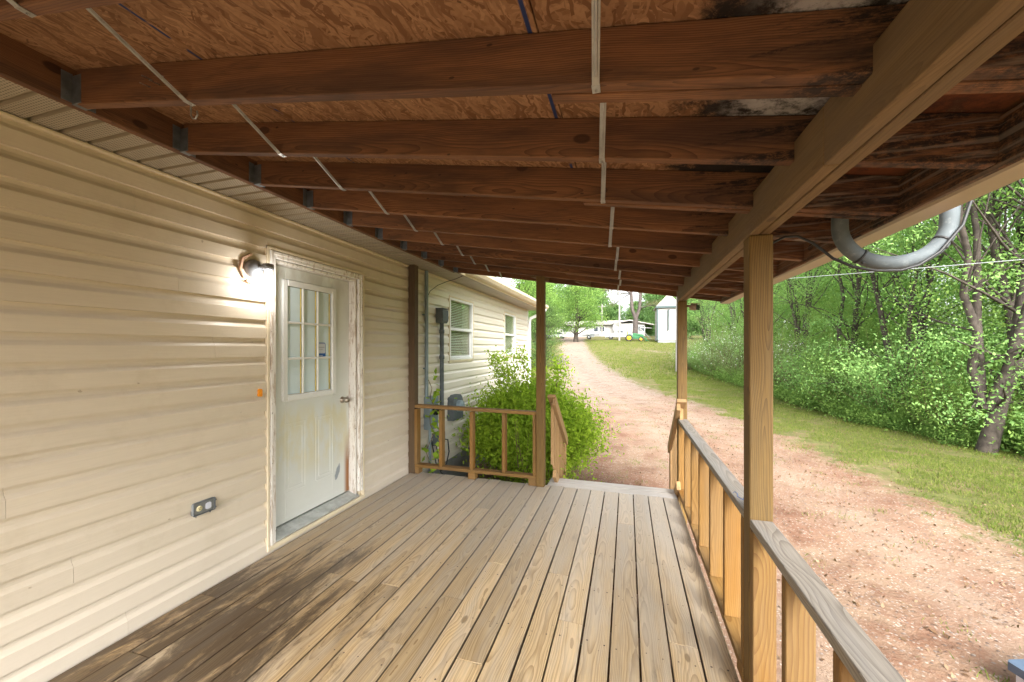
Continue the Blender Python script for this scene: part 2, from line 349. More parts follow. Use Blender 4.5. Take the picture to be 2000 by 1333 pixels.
M['cream'] = plain('cream_trim', (.70, .60, .43), .5, 0, .05, 5)
M['found'] = plain('grey_foundation', (.22, .23, .23), .9, 0, .15, 5, .01)
M['black'] = plain('black_rubber', (.02, .02, .02), .55, 0, .1, 8)
M['dark'] = plain('dark_interior', (.06, .055, .05), .9, 0, .1, 2)
M['blind'] = plain('window_blind', (0.858, 0.792, 0.66), .6, 0, .06, 5)
M['curtain'] = plain('red_brown_furnishing', (.30, .12, .07), .8, 0, .2, 2)
M['bronze'] = plain('fixture_grey_metal', (.22, .23, .25), .4, .5, .15, 10)
M['copper'] = plain('broken_mount_block', (.42, .26, .17), .7, 0, .2, 20)
M['screw'] = plain('screw_head', (.10, .075, .055), .6, .3, .2, 40)
M['knob'] = plain('worn_nickel', (.42, .37, .31), .32, .9, .1, 30)
M['brass'] = plain('brass_edge', (.62, .48, .12), .4, .2, .1, 30)
M['ivory'] = plain('ivory_receptacle', (.78, .70, .42), .5, 0, .04, 30)
M['plate'] = plain('grey_plate', (.24, .25, .25), .5, .4, .15, 50)
M['bluep'] = plain('blue_print', (.02, .12, .42), .4, 0, .03, 20)
M['paper'] = plain('sticker_white', (.62, .64, .72), .4, 0, .03, 20)
M['greyprint'] = plain('grey_print', (.36, .37, .42), .5, 0, .03, 20)
M['amber'] = plain('amber_reflector', (.85, .30, .02), .25, 0, .1, 60)
M['camtan'] = plain('camera_tan', (.36, .26, .19), .5, 0, .08, 20)
M['lens'] = plain('dark_lens', (.015, .015, .018), .12, 0, .05, 20)
M['threshold'] = plain('worn_aluminium_sill', (.46, .48, .46), .5, .25, .2, 12, 0, .5, (.26, .22, .17))
M['slate'] = plain('slate_blue_plastic', (0.07, 0.1, 0.15), .4, 0, .1, 20)
M['pole'] = plain('bleached_pole', (.27, .25, .235), .8, 0, .12, 5)
M['fwall'] = plain('white_house_wall', (0.33, 0.32, 0.304), .7, 0, .05, 1)
M['froof'] = plain('pale_metal_roof', (0.294, 0.269, 0.248), .55, 0, .06, 1)
M['shedtrim'] = plain('green_grey_trim', (.025, .05, .05), .5, 0, .1, 2)
M['carpaint'] = plain('white_car_paint', (0.45, 0.45, 0.443), .25, 0, .02, 2)
M['cardark'] = plain('car_glass', (.05, .06, .07), .08, 0, .05, 2)
M['tyre'] = plain('tyre_rubber', (.03, .03, .03), .8, 0, .1, 8)
M['chrome'] = plain('steel_wheel', (.5, .5, .5), .3, .8, .05, 8)
M['tgreen'] = plain('tractor_green', (.02, .16, .05), .35, 0, .08, 3)
M['tyellow'] = plain('tractor_yellow', (.80, .52, .02), .35, 0, .05, 3)
M['redlamp'] = plain('red_lens', (.5, .03, .02), .3, 0, .05, 5)
M['wire'] = plain('pale_wire', (.55, .57, .58), .5, 0, .05, 3)
M['roofing'] = plain('brown_shingle', (.16, .13, .11), .9, 0, .2, 6)
def emis(name, col, st):
    m, t, b, o = new_mat(name); b.inputs['Base Color'].default_value = (*col, 1)
    b.inputs['Emission Color'].default_value = (*col, 1); b.inputs['Emission Strength'].default_value = st
    return m
M['bulb'] = emis('lit_bulb', (1, .97, .92), 12)

# ================================================================== geometry helpers
COL = scene.collection
WM = {}
def link(name, mesh, mat=None, parent=None, world=None):
    o = bpy.data.objects.new(name, mesh); COL.objects.link(o)
    if mat and mesh and not mesh.materials: mesh.materials.append(M[mat])
    wm = world if world is not None else Matrix.Identity(4)
    if parent is not None:
        o.parent = parent; o.matrix_parent_inverse = WM[parent.name].inverted()
    o.matrix_basis = wm
    WM[o.name] = wm.copy()
    return o
def thing(name, loc, label, cat, group=None):
    o = link(name, None, world=Matrix.Translation(loc)); o.empty_display_size = .1
    return tag(o, label, cat, group)
def tag(o, label=None, cat=None, group=None, kind=None):
    if label: o['label'] = label
    if cat: o['category'] = cat
    if group: o['group'] = group
    if kind: o['kind'] = kind
    return o
CB = {}
def cbox(L, W, T, b=.003):
    """chamfered box mesh, centred; long axis X"""
    key = (round(L, 4), round(W, 4), round(T, 4), round(b, 4))
    if key in CB: return CB[key]
    h = (L/2, W/2, T/2); V = []; I = {}
    for sx in (-1, 1):
        for sy in (-1, 1):
            for sz in (-1, 1):
                s = (sx, sy, sz)
                for a in range(3):
                    p = [s[i]*(h[i] - (0 if i == a else b)) for i in range(3)]
                    I[(s, a)] = len(V); V.append(p)
    F = []
    for a in range(3):
        u, v = (a+1) % 3, (a+2) % 3
        for sg in (-1, 1):
            q = []
            for du, dv in ((-1, -1), (1, -1), (1, 1), (-1, 1)):
                s = [0, 0, 0]; s[a] = sg; s[u] = du; s[v] = dv; q.append(I[(tuple(s), a)])
            F.append(q if sg > 0 else q[::-1])
    for a in range(3):
        u, v = (a+1) % 3, (a+2) % 3
        for su in (-1, 1):
            for s_v in (-1, 1):
                s0 = [0]*3; s1 = [0]*3; s0[a], s1[a] = -1, 1
                for s in (s0, s1): s[u] = su; s[v] = s_v
                s0, s1 = tuple(s0), tuple(s1)
                q = [I[(s0, u)], I[(s0, v)], I[(s1, v)], I[(s1, u)]]
                F.append(q if su*s_v < 0 else q[::-1])
    for sx in (-1, 1):
        for sy in (-1, 1):
            for sz in (-1, 1):
                s = (sx, sy, sz); q = [I[(s, 0)], I[(s, 1)], I[(s, 2)]]
                F.append(q if sx*sy*sz > 0 else q[::-1])
    me = bpy.data.meshes.new('board'); me.from_pydata(V, [], F); me.update()
    CB[key] = me
    return me
def frame(p0, p1, up=(0, 0, 1)):
    p0, p1, up = Vector(p0), Vector(p1), Vector(up)
    x = (p1-p0).normalized(); y = up.cross(x).normalized(); z = x.cross(y)
    m = Matrix((x, y, z)).transposed().to_4x4(); m.translation = (p0+p1)/2
    return m
def board(name, p0, p1, W, T, mat, parent=None, up=(0, 0, 1), b=.003, own=False):
    """box from p0 to p1 (centre line); T is measured along up, W across"""
    L = (Vector(p1)-Vector(p0)).length
    me = cbox(L, W, T, b)
    if me.materials and me.materials[0] != M[mat]:
        me2 = me.copy(); me2.materials.clear(); me = me2
    return link(name, me, mat, parent, frame(p0, p1, up))
class G:
    def __init__(s): s.v = []; s.f = []; s.sm = []
    def add(s, V, F, smooth=False):
        n = len(s.v); s.v += [tuple(p) for p in V]; s.f += [[i+n for i in q] for q in F]; s.sm += [smooth]*len(F); return s
    def box(s, c, d, rz=0, b=.004):
        me = cbox(*d, min(b, min(d)*.3)); mm = Matrix.Translation(c) @ Matrix.Rotation(rz, 4, 'Z')
        return s.add([mm @ v.co for v in me.vertices], [list(p.vertices) for p in me.polygons])
    def bar(s, p0, p1, W, T, up=(0, 0, 1), b=.002):
        L = (Vector(p1)-Vector(p0)).length; me = cbox(L, W, T, min(b, W*.3, T*.3)); mm = frame(p0, p1, up)
        return s.add([mm @ v.co for v in me.vertices], [list(p.vertices) for p in me.polygons])
    def tube(s, pts, r, n=8, cap=True):
        pts = [Vector(p) for p in pts]; rs = r if hasattr(r, '__len__') else [r]*len(pts); V = []; F = []
        ref = None
        for i, p in enumerate(pts):
            t = (pts[min(i+1, len(pts)-1)]-pts[max(i-1, 0)]).normalized()
            if ref is None: ref = t.orthogonal().normalized()
            a = (ref-t*ref.dot(t)).normalized(); ref = a; bb = t.cross(a)
            for j in range(n):
                an = 2*math.pi*j/n; V.append(p+(a*math.cos(an)+bb*math.sin(an))*rs[i])
        for i in range(len(pts)-1):
            for j in range(n): F.append([i*n+j, i*n+(j+1) % n, (i+1)*n+(j+1) % n, (i+1)*n+j])
        s.add(V, F, True)
        if cap: s.add(V[:n], [list(range(n))[::-1]]); s.add(V[-n:], [list(range(n))])
        return s
    def lathe(s, prof, origin, axis=(0, 0, 1), n=20):
        ax = Vector(axis).normalized(); a = ax.orthogonal().normalized(); bb = ax.cross(a); o = Vector(origin); V = []; F = []
        for r, h in prof:
            for j in range(n):
                an = 2*math.pi*j/n; V.append(o+ax*h+(a*math.cos(an)+bb*math.sin(an))*max(r, 1e-4))
        for i in range(len(prof)-1):
            for j in range(n): F.append([i*n+j, i*n+(j+1) % n, (i+1)*n+(j+1) % n, (i+1)*n+j])
        return s.add(V, F, True)
    def prism(s, poly, vec):
        vec = Vector(vec); P = [Vector(p) for p in poly]; n = len(P)
        F = [list(range(n))[::-1], [i+n for i in range(n)]]+[[i, (i+1) % n, (i+1) % n+n, i+n] for i in range(n)]
        return s.add(P+[p+vec for p in P], F)
    def build(s, name, mat, parent=None, loc=None):
        loc = Vector(loc) if loc is not None else (WM[parent.name].translation.copy() if parent is not None else Vector((0, 0, 0)))
        me = bpy.data.meshes.new(name); me.from_pydata([Vector(p)-loc for p in s.v], [], s.f); me.update()
        me.polygons.foreach_set('use_smooth', s.sm)
        import bmesh
        bm = bmesh.new(); bm.from_mesh(me); bmesh.ops.recalc_face_normals(bm, faces=bm.faces); bm.to_mesh(me); bm.free()
        return link(name, me, mat, parent, Matrix.Translation(loc))
def fast_mesh(name, V, Q, rnd=None, mat=None):
    """numpy quads or tris -> mesh with per-face attribute rnd"""
    me = bpy.data.meshes.new(name); n = Q.shape[1]
    me.vertices.add(len(V)); me.vertices.foreach_set('co', np.ascontiguousarray(V, dtype=np.float32).ravel())
    me.loops.add(Q.size); me.loops.foreach_set('vertex_index', np.ascontiguousarray(Q, dtype=np.int32).ravel())
    me.polygons.add(len(Q)); me.polygons.foreach_set('loop_start', np.arange(0, Q.size, n, dtype=np.int32)); me.polygons.foreach_set('loop_total', np.full(len(Q), n, dtype=np.int32))
    me.update(calc_edges=True)
    if rnd is not None:
        a = me.attributes.new('rnd', 'FLOAT', 'FACE'); a.data.foreach_set('value', np.asarray(rnd, dtype=np.float32))
    if mat: me.materials.append(M[mat])
    return me

# ================================================================== terrain
PY = [-400, -20, 10, 16, 21, 27, 35, 43, 52, 60, 70, 80, 95, 130, 500]
PZ = [-.6, -.57, -.57, -.50, -.42, -.25, 0., .3, .95, 1.75, 2.6, 3.3, 4.3, 5.2, 7.]
def gz0(x, y):
    x = np.asarray(x, float); y = np.asarray(y, float)
    return np.interp(y + np.clip(x-5, 0, 40)*-.10, PY, PZ)
def gzn(x, y): return .018*np.sin(x*2.3+y*1.1)+.014*np.sin(x*-1.7+y*3.1+1)+.01*np.sin(x*5.1+2)*np.sin(y*4.3)
def gz(x, y): return float(gz0(x, y)+gzn(np.asarray(x, float), np.asarray(y, float)))
XR = ([-30, 5, 8, 11, 15.5, 17, 21, 27, 43, 60, 80, 200], [4.2, 4.0, 3.75, 3.45, 2.4, 1.76, .6, -.6, -3.2, -6, -8.5, -16])
XL = ([-30, 9, 12, 20, 30, 43, 60, 80, 200], [-3, -2.6, -2.8, -4.2, -5.5, -7.2, -10, -13, -24])
def dirt_mask(x, y):
    xr = np.interp(y, *XR); xl = np.interp(y, *XL); wd = np.clip(.9+np.abs(y)*.012, .8, 1.4)
    a = np.clip((xr-x)/wd*.5+.5, 0, 1)*np.clip((x-xl)/wd*.5+.5, 0, 1)
    # bare sandy bank below the parked tractor
    e = np.exp(-(((x-2.5)/5.)**2+((y-55+x*.8)/3.)**2)); return np.clip(a+e*(.42+.2*np.sin(x*1.3+y)), 0, 1)
xs = np.concatenate([[-500, -250, -120, -70, -45, -30, -22, -16, -12, -9, -7], np.arange(-5.5, 9.01, .25), [9.6, 10.5, 12, 14, 17, 21, 26, 33, 45, 70, 120, 250, 500]])
ys = np.concatenate([[-400, -150, -60, -25, -12, -6, -3, -1], np.arange(0, 32, .3), np.arange(32.5, 100, 1.2), [103, 110, 120, 135, 160, 200, 300, 500]])
XX, YY = np.meshgrid(xs, ys); ZZ = gz0(XX, YY)+gzn(XX, YY)
V = np.stack([XX, YY, ZZ], -1).reshape(-1, 3); nx, ny = len(xs), len(ys)
ii, jj = np.meshgrid(np.arange(nx-1), np.arange(ny-1)); q0 = (jj*nx+ii).ravel()
gm = fast_mesh('ground', V, np.stack([q0, q0+1, q0+nx+1, q0+nx], 1), None, 'ground')
rx = np.interp(YY, *XR); rut = np.exp(-((XX-rx+1.25)/.38)**2)+np.exp(-((XX-rx+2.85)/.38)**2)
at = gm.attributes.new('rut', 'FLOAT', 'POINT'); at.data.foreach_set('value', rut.ravel().astype(np.float32))
at = gm.attributes.new('dirt', 'FLOAT', 'POINT'); at.data.foreach_set('value', dirt_mask(XX, YY).ravel().astype(np.float32))
gm.polygons.foreach_set('use_smooth', [True]*len(gm.polygons))
tag(link('ground', gm), 'red clay drive and patchy grass around the porch', None, None, 'structure')

# ================================================================== house
WX = -2.569; HY0, HY1 = -2.3, 10.0; SOFZ = 2.527
house = thing('house', (WX, 4.5, -.57), 'cream vinyl sided house with vented soffit along the porch', 'house')
wall = G().box((WX-.075, (HY0+HY1)/2, (SOFZ-.15)/2), (.13, .01, .01)).build('wall_core', 'dark', house)
bpy.data.objects.remove(wall)
DOOR = (2.215, 3.259, .045, 2.247)                                   # outer casing y0 y1 z0 z1
WIN = [(5.24, 6.13, 1.333, 2.28), (7.92, 8.775, 1.35, 2.28)]
OPEN = [DOOR]+WIN
g = G()
def wall_rect(y0, y1, z0, z1): g.box((WX-.06, (y0+y1)/2, (z0+z1)/2), (.12, y1-y0, z1-z0), 0, .001)
ycur = HY0
for (a, b_, z0, z1) in OPEN:
    wall_rect(ycur, a+.02, -.14, SOFZ+.2); wall_rect(a+.0205, b_-.0205, -.14, z0+.02); wall_rect(a+.0205, b_-.0205, z1-.02, SOFZ+.2); ycur = b_-.02
wall_rect(ycur, HY1, -.14, SOFZ+.2)
g.box((WX-3.6, HY1-.06, 1.2), (6.9, .12, 2.75), 0, .001); g.box((WX-3.6, HY0+.06, 1.2), (6.9, .12, 2.75), 0, .001); g.box((WX-7., 3.85, 1.2), (.12, 12.1, 2.75), 0, .001)
wall = g.build('wall', 'cream', house)
# --- siding: dutch-lap courses, each panel its own piece
CH = .1333
PROF = [(0., .0250), (.076, .0235), (.084, .0190), (.098, .0090), (.114, .0040), (CH+.001, .003)]
def prof_at(z): return float(np.interp(z, [p[0] for p in PROF], [p[1] for p in PROF]))
SM = {}
def siding_mesh(L, zl, zh):
    key = (round(L, 3), round(zl, 4), round(zh, 4))
    if key in SM: return SM[key]
    zz = [zl]+[p[0] for p in PROF if zl < p[0] < zh]+[zh]
    poly = [(0, zl)]+[(prof_at(z), z) for z in zz]+[(0, zh)]; n = len(poly)
    V = [(-L/2, -px, pz) for px, pz in poly]+[(L/2, -px, pz) for px, pz in poly]       # local X = along the wall, -Y = outwards
    F = [[i, (i+1) % n, (i+1) % n+n, i+n] for i in range(n)]+[list(range(n))[::-1], [i+n for i in range(n)]]
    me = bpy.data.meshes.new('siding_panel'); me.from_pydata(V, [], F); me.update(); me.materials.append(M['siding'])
    import bmesh
    bm = bmesh.new(); bm.from_mesh(me); bmesh.ops.recalc_face_normals(bm, faces=bm.faces); bm.to_mesh(me); bm.free()
    SM[key] = me; return me
for ci in range(21):
    z0 = -.146+ci*CH; z1 = min(z0+CH, SOFZ-.002)
    if z1-z0 < .02: continue
    segs = []
    cuts = sorted({HY0, HY1, *[v for o in OPEN for v in (o[0]-.028, o[1]+.028)]})
    for a, b_ in zip(cuts, cuts[1:]):
        mid = (a+b_)/2; parts = [(z0, z1)]
        for o in OPEN:
            if o[0]-.028 <= mid <= o[1]+.028:
                ol, oh = o[2]-.028, o[3]+.028; np_ = []
                for (p, q) in parts:
                    if oh <= p or ol >= q: np_.append((p, q))
                    else:
                        if p < ol: np_.append((p, ol))
                        if q > oh: np_.append((oh, q))
                parts = np_
        for (p, q) in parts:
            if q-p > .012: segs.append([a, b_, p, q])
    # join neighbours of equal height, then cut at factory lengths
    segs.sort(key=lambda s: (s[2], s[3], s[0])); out = []
    for s in segs:
        if out and abs(out[-1][1]-s[0]) < 1e-6 and out[-1][2:] == s[2:]: out[-1][1] = s[1]
        else: out.append(s)
    for a, b_, p, q in out:
        sm = 1.3+(ci*2.37) % 3.66; pts = [a]+[v for v in np.arange(HY0+sm-3.66, HY1, 3.66) if a+.25 < v < b_-.25]+[b_]
        for u, v in zip(pts, pts[1:]):
            me = siding_mesh(v-u-.0012, p-z0, q-z0)
            mm = Matrix.Translation((WX+.001, (u+v)/2, z0)) @ Matrix.Rotation(R(90), 4, 'Z')
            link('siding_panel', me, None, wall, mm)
for (y0, y1, z0, z1) in OPEN:                                         # J-channel trim
    g = G()
    for yy in (y0-.014, y1+.014): g.box((WX+.017, yy, (z0+z1)/2), (.034, .022, z1-z0+.05))
    for zz in ((z1+.014,) if y0 < 3 else (z0-.014, z1+.014)): g.box((WX+.0175, (y0+y1)/2, zz), (.035, y1-y0+.05, .022))
    g.build('channel_trim', 'cream', house)
G().box((WX+.016, (HY0+HY1)/2, SOFZ-.012), (.03, HY1-HY0, .018)).build('frieze_trim', 'cream', house)
G().box((WX+.012, HY1-.02, 1.19), (.03, .06, 2.66)).build('corner_trim', 'white', house)
G().box((WX-.01, 3.85, -.42), (.10, 12.2, .56)).build('foundation', 'found', house)
G().box((WX+.02, (DOOR[0]+DOOR[1])/2, .026), (.036, 1.09, .036)).build('door_sill_trim', 'cream', house)
# --- soffit panels with three ribs each
def soffit_panel(y0, y1, x0, x1, z):
    V = []; F = []; step = .1; n = int(round((y1-y0)/step)); ys_ = []
    for i in range(n):
        yb = y0+i*step; ys_ += [(yb, 0), (yb+.003, .017), (yb+.021, .017), (yb+.024, 0)]
    ys_.append((y1-.0005, 0))
    for yy, up in ys_: V += [(x0, yy, z+up), (x1, yy, z+up)]
    for i in range(len(ys_)-1): F.append([2*i, 2*i+1, 2*i+3, 2*i+2])
    G_ = G(); G_.add(V, F); G_.add([(x0, y0, z+.02), (x1, y0, z+.02), (x1, y1, z+.02), (x0, y1, z+.02)], [[0, 1, 2, 3]])
    return G_
soff = G().box((-2.415, 3.9, SOFZ+.045), (.34, 12.4, .03)).build('soffit', 'cream', house)
for i in range(41):
    y0 = -2.2+i*.3; soffit_panel(y0, y0+.3, WX-.005, -2.203, SOFZ).build('soffit_panel', 'soffit', soff)
# --- roof of the house, gutter and downspout at its far end
g = G(); g.prism([(-2.17, -2.5, SOFZ+.17), (-2.17, -2.5, SOFZ+.21), (-6.6, -2.5, 3.95), (-6.6, -2.5, 3.91)], (0, 12.9, 0))
g.prism([(-11, -2.5, SOFZ+.17), (-11, -2.5, SOFZ+.21), (-6.61, -2.5, 3.95), (-6.61, -2.5, 3.91)], (0, 12.9, 0)); roof = g.build('roof', 'roofing', house)
G().box((-2.188, 7.58, SOFZ+.085), (.024, 5.5, .165)).build('fascia_board', 'cream', house)
g = G()
gp = [(0, 0), (.09, 0), (.125, .045), (.125, .10), (.115, .10), (.11, .05), (.085, .012), (.006, .012), (.006, .12), (0, .12)]
g.prism([(-2.172+a, 4.95, SOFZ+.035+b) for a, b in gp], (0, 5.35, 0)); g.build('gutter', 'cream', house)
g = G(); g.tube([(-2.11, 10.15, SOFZ+.04), (-2.12, 10.1, SOFZ-.03), (-2.3, 10.03, SOFZ-.14), (-2.47, 9.97, SOFZ-.22), (-2.5, 9.96, SOFZ-.32), (-2.5, 9.96, -.4)], .042, 8); g.build('downspout', 'white', house)
# --- windows
for wi, (y0, y1, z0, z1) in enumerate(WIN):
    wy = (y0+y1)/2; wz = (z0+z1)/2; mz = z0+(z1-z0)*.50
    g = G(); t = .035
    for yy in (y0+t/2, y1-t/2): g.box((WX+.005, yy, wz), (.05, t, z1-z0))
    for zz in (z0+t/2, z1-t/2): g.box((WX+.006, wy, zz), (.05, y1-y0-.002, t))
    g.box((WX+.004, wy, mz), (.045, y1-y0-2*t, .045))
    win = g.build('window', 'white', house)
    for a, b_, xx in ((mz+.022, z1-t, WX-.003), (z0+t, mz-.022, WX-.016)):
        G().box((xx, wy, (a+b_)/2), (.004, y1-y0-2*t-.002, b_-a), 0, .0005).build('pane', 'winglass', win)
    g = G()
    g.box((WX-.012, y0+t+.012, (z0+mz)/2), (.018, .022, mz-z0-t-.03)); g.box((WX-.012, y1-t-.012, (z0+mz)/2), (.018, .022, mz-z0-t-.03)); g.box((WX-.011, wy, z0+t+.014), (.02, y1-y0-2*t, .026))
    g.build('sash', 'white', win)
    g = G(); zz = z1-t-.03
    while zz > z0+t+.03:
        g.bar((WX-.040, y0+t+.02, zz), (WX-.040, y1-t-.02, zz), .024, .0022, (.75, 0, 1), .0004); zz -= .026
    g.build('blind', 'blind', win)
    g = G(); g.box((WX-.45, wy, wz-.1), (.02, y1-y0+1.2, z1-z0+1.3)); g.build('interior', 'dark' if wi else 'curtain', win)
    G().box((WX+.016, wy, z0-.03), (.03, y1-y0+.04, .02)).build('sill', 'cream', win)
# --- door
SX = WX-.075                                                          # outer face of the slab
y0, y1, z0, z1 = DOOR; cw = .052
fr = G().box((WX-.05, y0+cw+.012, 1.13), (.10, .022, 2.16)).box((WX-.05, y1-cw-.012, 1.13), (.10, .022, 2.16)).box((WX-.051, (y0+y1)/2, z1-cw-.012), (.10, y1-y0-2*cw-.05, .022)).build('door_frame', 'peel', house)
for (a, b_, up) in (((WX+.014, y0+cw/2, z0), (WX+.014, y0+cw/2, z1), (1, 0, 0)), ((WX+.014, y1-cw/2, z0+.05), (WX+.014, y1-cw/2, z1), (1, 0, 0)), ((WX+.0145, y0+cw, z1-cw/2), (WX+.0145, y1-cw, z1-cw/2), (1, 0, 0))):
    board('casing', a, b_, cw, .032, 'peel', fr, up, .005)
g = G()
g.bar((WX+.020, y0+.014, z0), (WX+.020, y0+.014, z1), .022, .032, (1, 0, 0)); g.bar((WX+.020, y1-.014, z0+.05), (WX+.020, y1-.014, z1), .022, .032, (1, 0, 0)); g.bar((WX+.0205, y0+.026, z1-.014), (WX+.0205, y1-.026, z1-.014), .022, .032, (1, 0, 0))
g.build('casing_bead', 'peel', fr)
G().prism([(WX-.14, y0+cw, .05), (WX+.03, y0+cw, .05), (WX+.03, y0+cw, .062), (WX-.07, y0+cw, .098), (WX-.14, y0+cw, .10)], (0, y1-y0-2*cw, 0)).build('threshold', 'threshold', house)
dy0, dy1, dz0, dz1 = y0+cw+.025, y1-cw-.025, .108, z1-cw-.026
LY0, LY1, LZ0, LZ1 = 2.445, 2.96, 1.12, 2.035
g = G(); T = .044
def slab(a, b_, c, d): g.box((SX-T/2, (a+b_)/2, (c+d)/2), (T, b_-a, d-c), 0, .002)
slab(dy0, LY0, dz0, dz1); slab(LY1, dy1, dz0, dz1); slab(LY0, LY1, dz0, LZ0); slab(LY0, LY1, LZ1, dz1)
for (a, b_) in ((2.445, 2.645), (2.765, 2.965)):                       # embossed lower panels
    for (inset, hgt, w_) in ((0, .0022, .012), (.032, .0028, .009)):
        A, B, C, D = a+inset, b_-inset, .34+inset, .90-inset
        for yy in (A, B): g.box((SX, yy, (C+D)/2), (hgt*2, w_, D-C), 0, .0012)
        for zz in (C, D): g.box((SX, (A+B)/2, zz), (hgt*2-.0006, B-A, w_), 0, .0012)
door = g.build('door', 'door', house)
g = G()
for yy, ww in ((LY0-.012, .05), (LY1+.012, .05)): g.box((SX+.004, yy, (LZ0+LZ1)/2), (.022, ww, LZ1-LZ0+.07), 0, .006)
for zz in (LZ0-.012, LZ1+.012): g.box((SX+.0045, (LY0+LY1)/2, zz), (.022, LY1-LY0-.024, .05), 0, .006)
g.build('lite_frame', 'white', door)
ly = [LY0+.013+(LY1-LY0-.026)*i/3 for i in range(4)]; lz = [LZ0+.013+(LZ1-LZ0-.026)*i/3 for i in range(4)]
g = G()
for v in ly[1:3]: g.box((SX-.001, v, (LZ0+LZ1)/2), (.016, .020, LZ1-LZ0-.03), 0, .005)
for v in lz[1:3]: g.box((SX-.0015, (LY0+LY1)/2, v), (.016, LY1-LY0-.03, .020), 0, .005)
g.build('muntin', 'white', door)
g = G()
for v in ly[1:]: g.box((SX-.012, v-.013, (LZ0+LZ1)/2), (.008, .008, LZ1-LZ0-.03), 0, .001)
g.build('brass_caming', 'brass', door)
for a, b_ in zip(ly, ly[1:]):
    for c, d in zip(lz, lz[1:]): G().box((SX-.022, (a+b_)/2, (c+d)/2), (.005, b_-a-.002, d-c-.002), 0, .0005).build('pane', 'doorglass', door)
G().lathe([(.0, .075), (.018, .074), (.027, .06), (.027, .045), (.014, .032), (.012, .012), (.030, .008), (.032, 0)], (SX, 3.09, 1.015), (1, 0, 0), 18).build('knob', 'knob', door)
G().box((SX+.002, 3.158, 1.015), (.012, .014, .055)).build('strike_plate', 'knob', door)
# security sticker: white panel with faint grey lettering above a blue band
st = thing('security_sticker', (SX-.018, 2.83, 1.40), 'small white and blue security sticker on the door glass', 'sticker')
sx = SX-.0185; a, b_, c, d = 2.785, 2.895, 1.425, 1.565
def rrect(y0, y1, z0, z1, r, x, n=5):
    P = []
    for (cy, cz, s) in ((y1-r, z1-r, 0), (y0+r, z1-r, 90), (y0+r, z0+r, 180), (y1-r, z0+r, 270)):
        for i in range(n+1): an = R(s+90*i/n); P.append((x, cy+r*math.cos(an), cz+r*math.sin(an)))
    return P
G().prism(rrect(a, b_, c, d, .02, sx), (.0015, 0, 0)).build('border', 'bluep', st)
G().prism(rrect(a+.007, b_-.007, c+.042, d-.007, .012, sx+.002), (.001, 0, 0)).build('panel', 'paper', st)
g = G()
for i in range(7): g.box((sx+.0034, a+.022+i*.011, 1.522), (.0006, .007, .010), 0, .0001)
for i in range(5): g.box((sx+.0034, a+.032+i*.010, 1.503), (.0006, .006, .005), 0, .0001)
g.build('lettering', 'greyprint', st)
g = G()
for i in range(4): g.box((sx+.0024, a+.036+i*.011, 1.447), (.0008, .007, .010), 0, .0001)
g.build('band_mark', 'paper', st)

# ================================================================== porch deck
deck = G()
for X in (-2.5, .44): deck.box((X, .95, -.13), (.04, 6.4, .19))
for i in range(13): deck.box((-1.03, -1.+i*.43, -.131), (2.88, .04, .185))
for px, py in ((-2.3, 4.0), (-1.0, 4.0), (.40, 4.0), (.40, 1.9), (-2.3, 1.9)): deck.box((px, py, -.42), (.09, .09, .38))
deck = deck.build('deck', 'post', None, (0, 0, 0)); tag(deck, 'weathered plank porch deck', None, None, 'structure')
PITCH = .1437; random.seed(3); screws = G()
for i in range(22):
    xr = .486-i*PITCH; wd = .1385-((.0045 if i in (4, 6) else .003) if i < 9 else random.uniform(-.0015, .001))
    xl = max(xr-wd, WX+.018); xc = (xr+xl)/2
    if xr-xl < .03: continue
    cuts = [-2.2]; s = [1.72, 2.13, 1.29, 3.45, 1.72, 2.13, 2.56, 1.29, 1.72, 2.56, 2.13, 1.72, 3.4, 2.13, 1.29, 2.1, 2.13, 1.72, 2.5, 1.29, 1.72, 2.13][i]
    cuts += [s]+[4.175+random.uniform(-.006, .012)]
    for a, b_ in zip(cuts, cuts[1:]):
        dz = random.uniform(-.002, .0015); jx = random.uniform(-.001, .001); jy = random.uniform(-.001, .001)
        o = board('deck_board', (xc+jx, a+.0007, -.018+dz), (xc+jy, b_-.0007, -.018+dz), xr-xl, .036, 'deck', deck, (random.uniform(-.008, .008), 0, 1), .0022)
    for j in range(13):
        yy = -1.+j*.43
        for ex in (xl+.028, xr-.028):
            if random.random() < .85:
                px, py = ex+random.uniform(-.006, .006), yy+random.uniform(-.012, .012); rr = random.uniform(.0035, .0055)
                screws.add([(px+rr*math.cos(t), py+rr*math.sin(t), .0022) for t in [k_*math.pi/3 for k_ in range(6)]], [[0, 1, 2, 3, 4, 5]])
board('rim_board', (.4925, -2.2, -.075), (.4925, 4.17, -.075), .010, .10, 'deck', deck)
screws = screws.build('screw_heads', 'screw', deck); screws['kind'] = 'stuff'

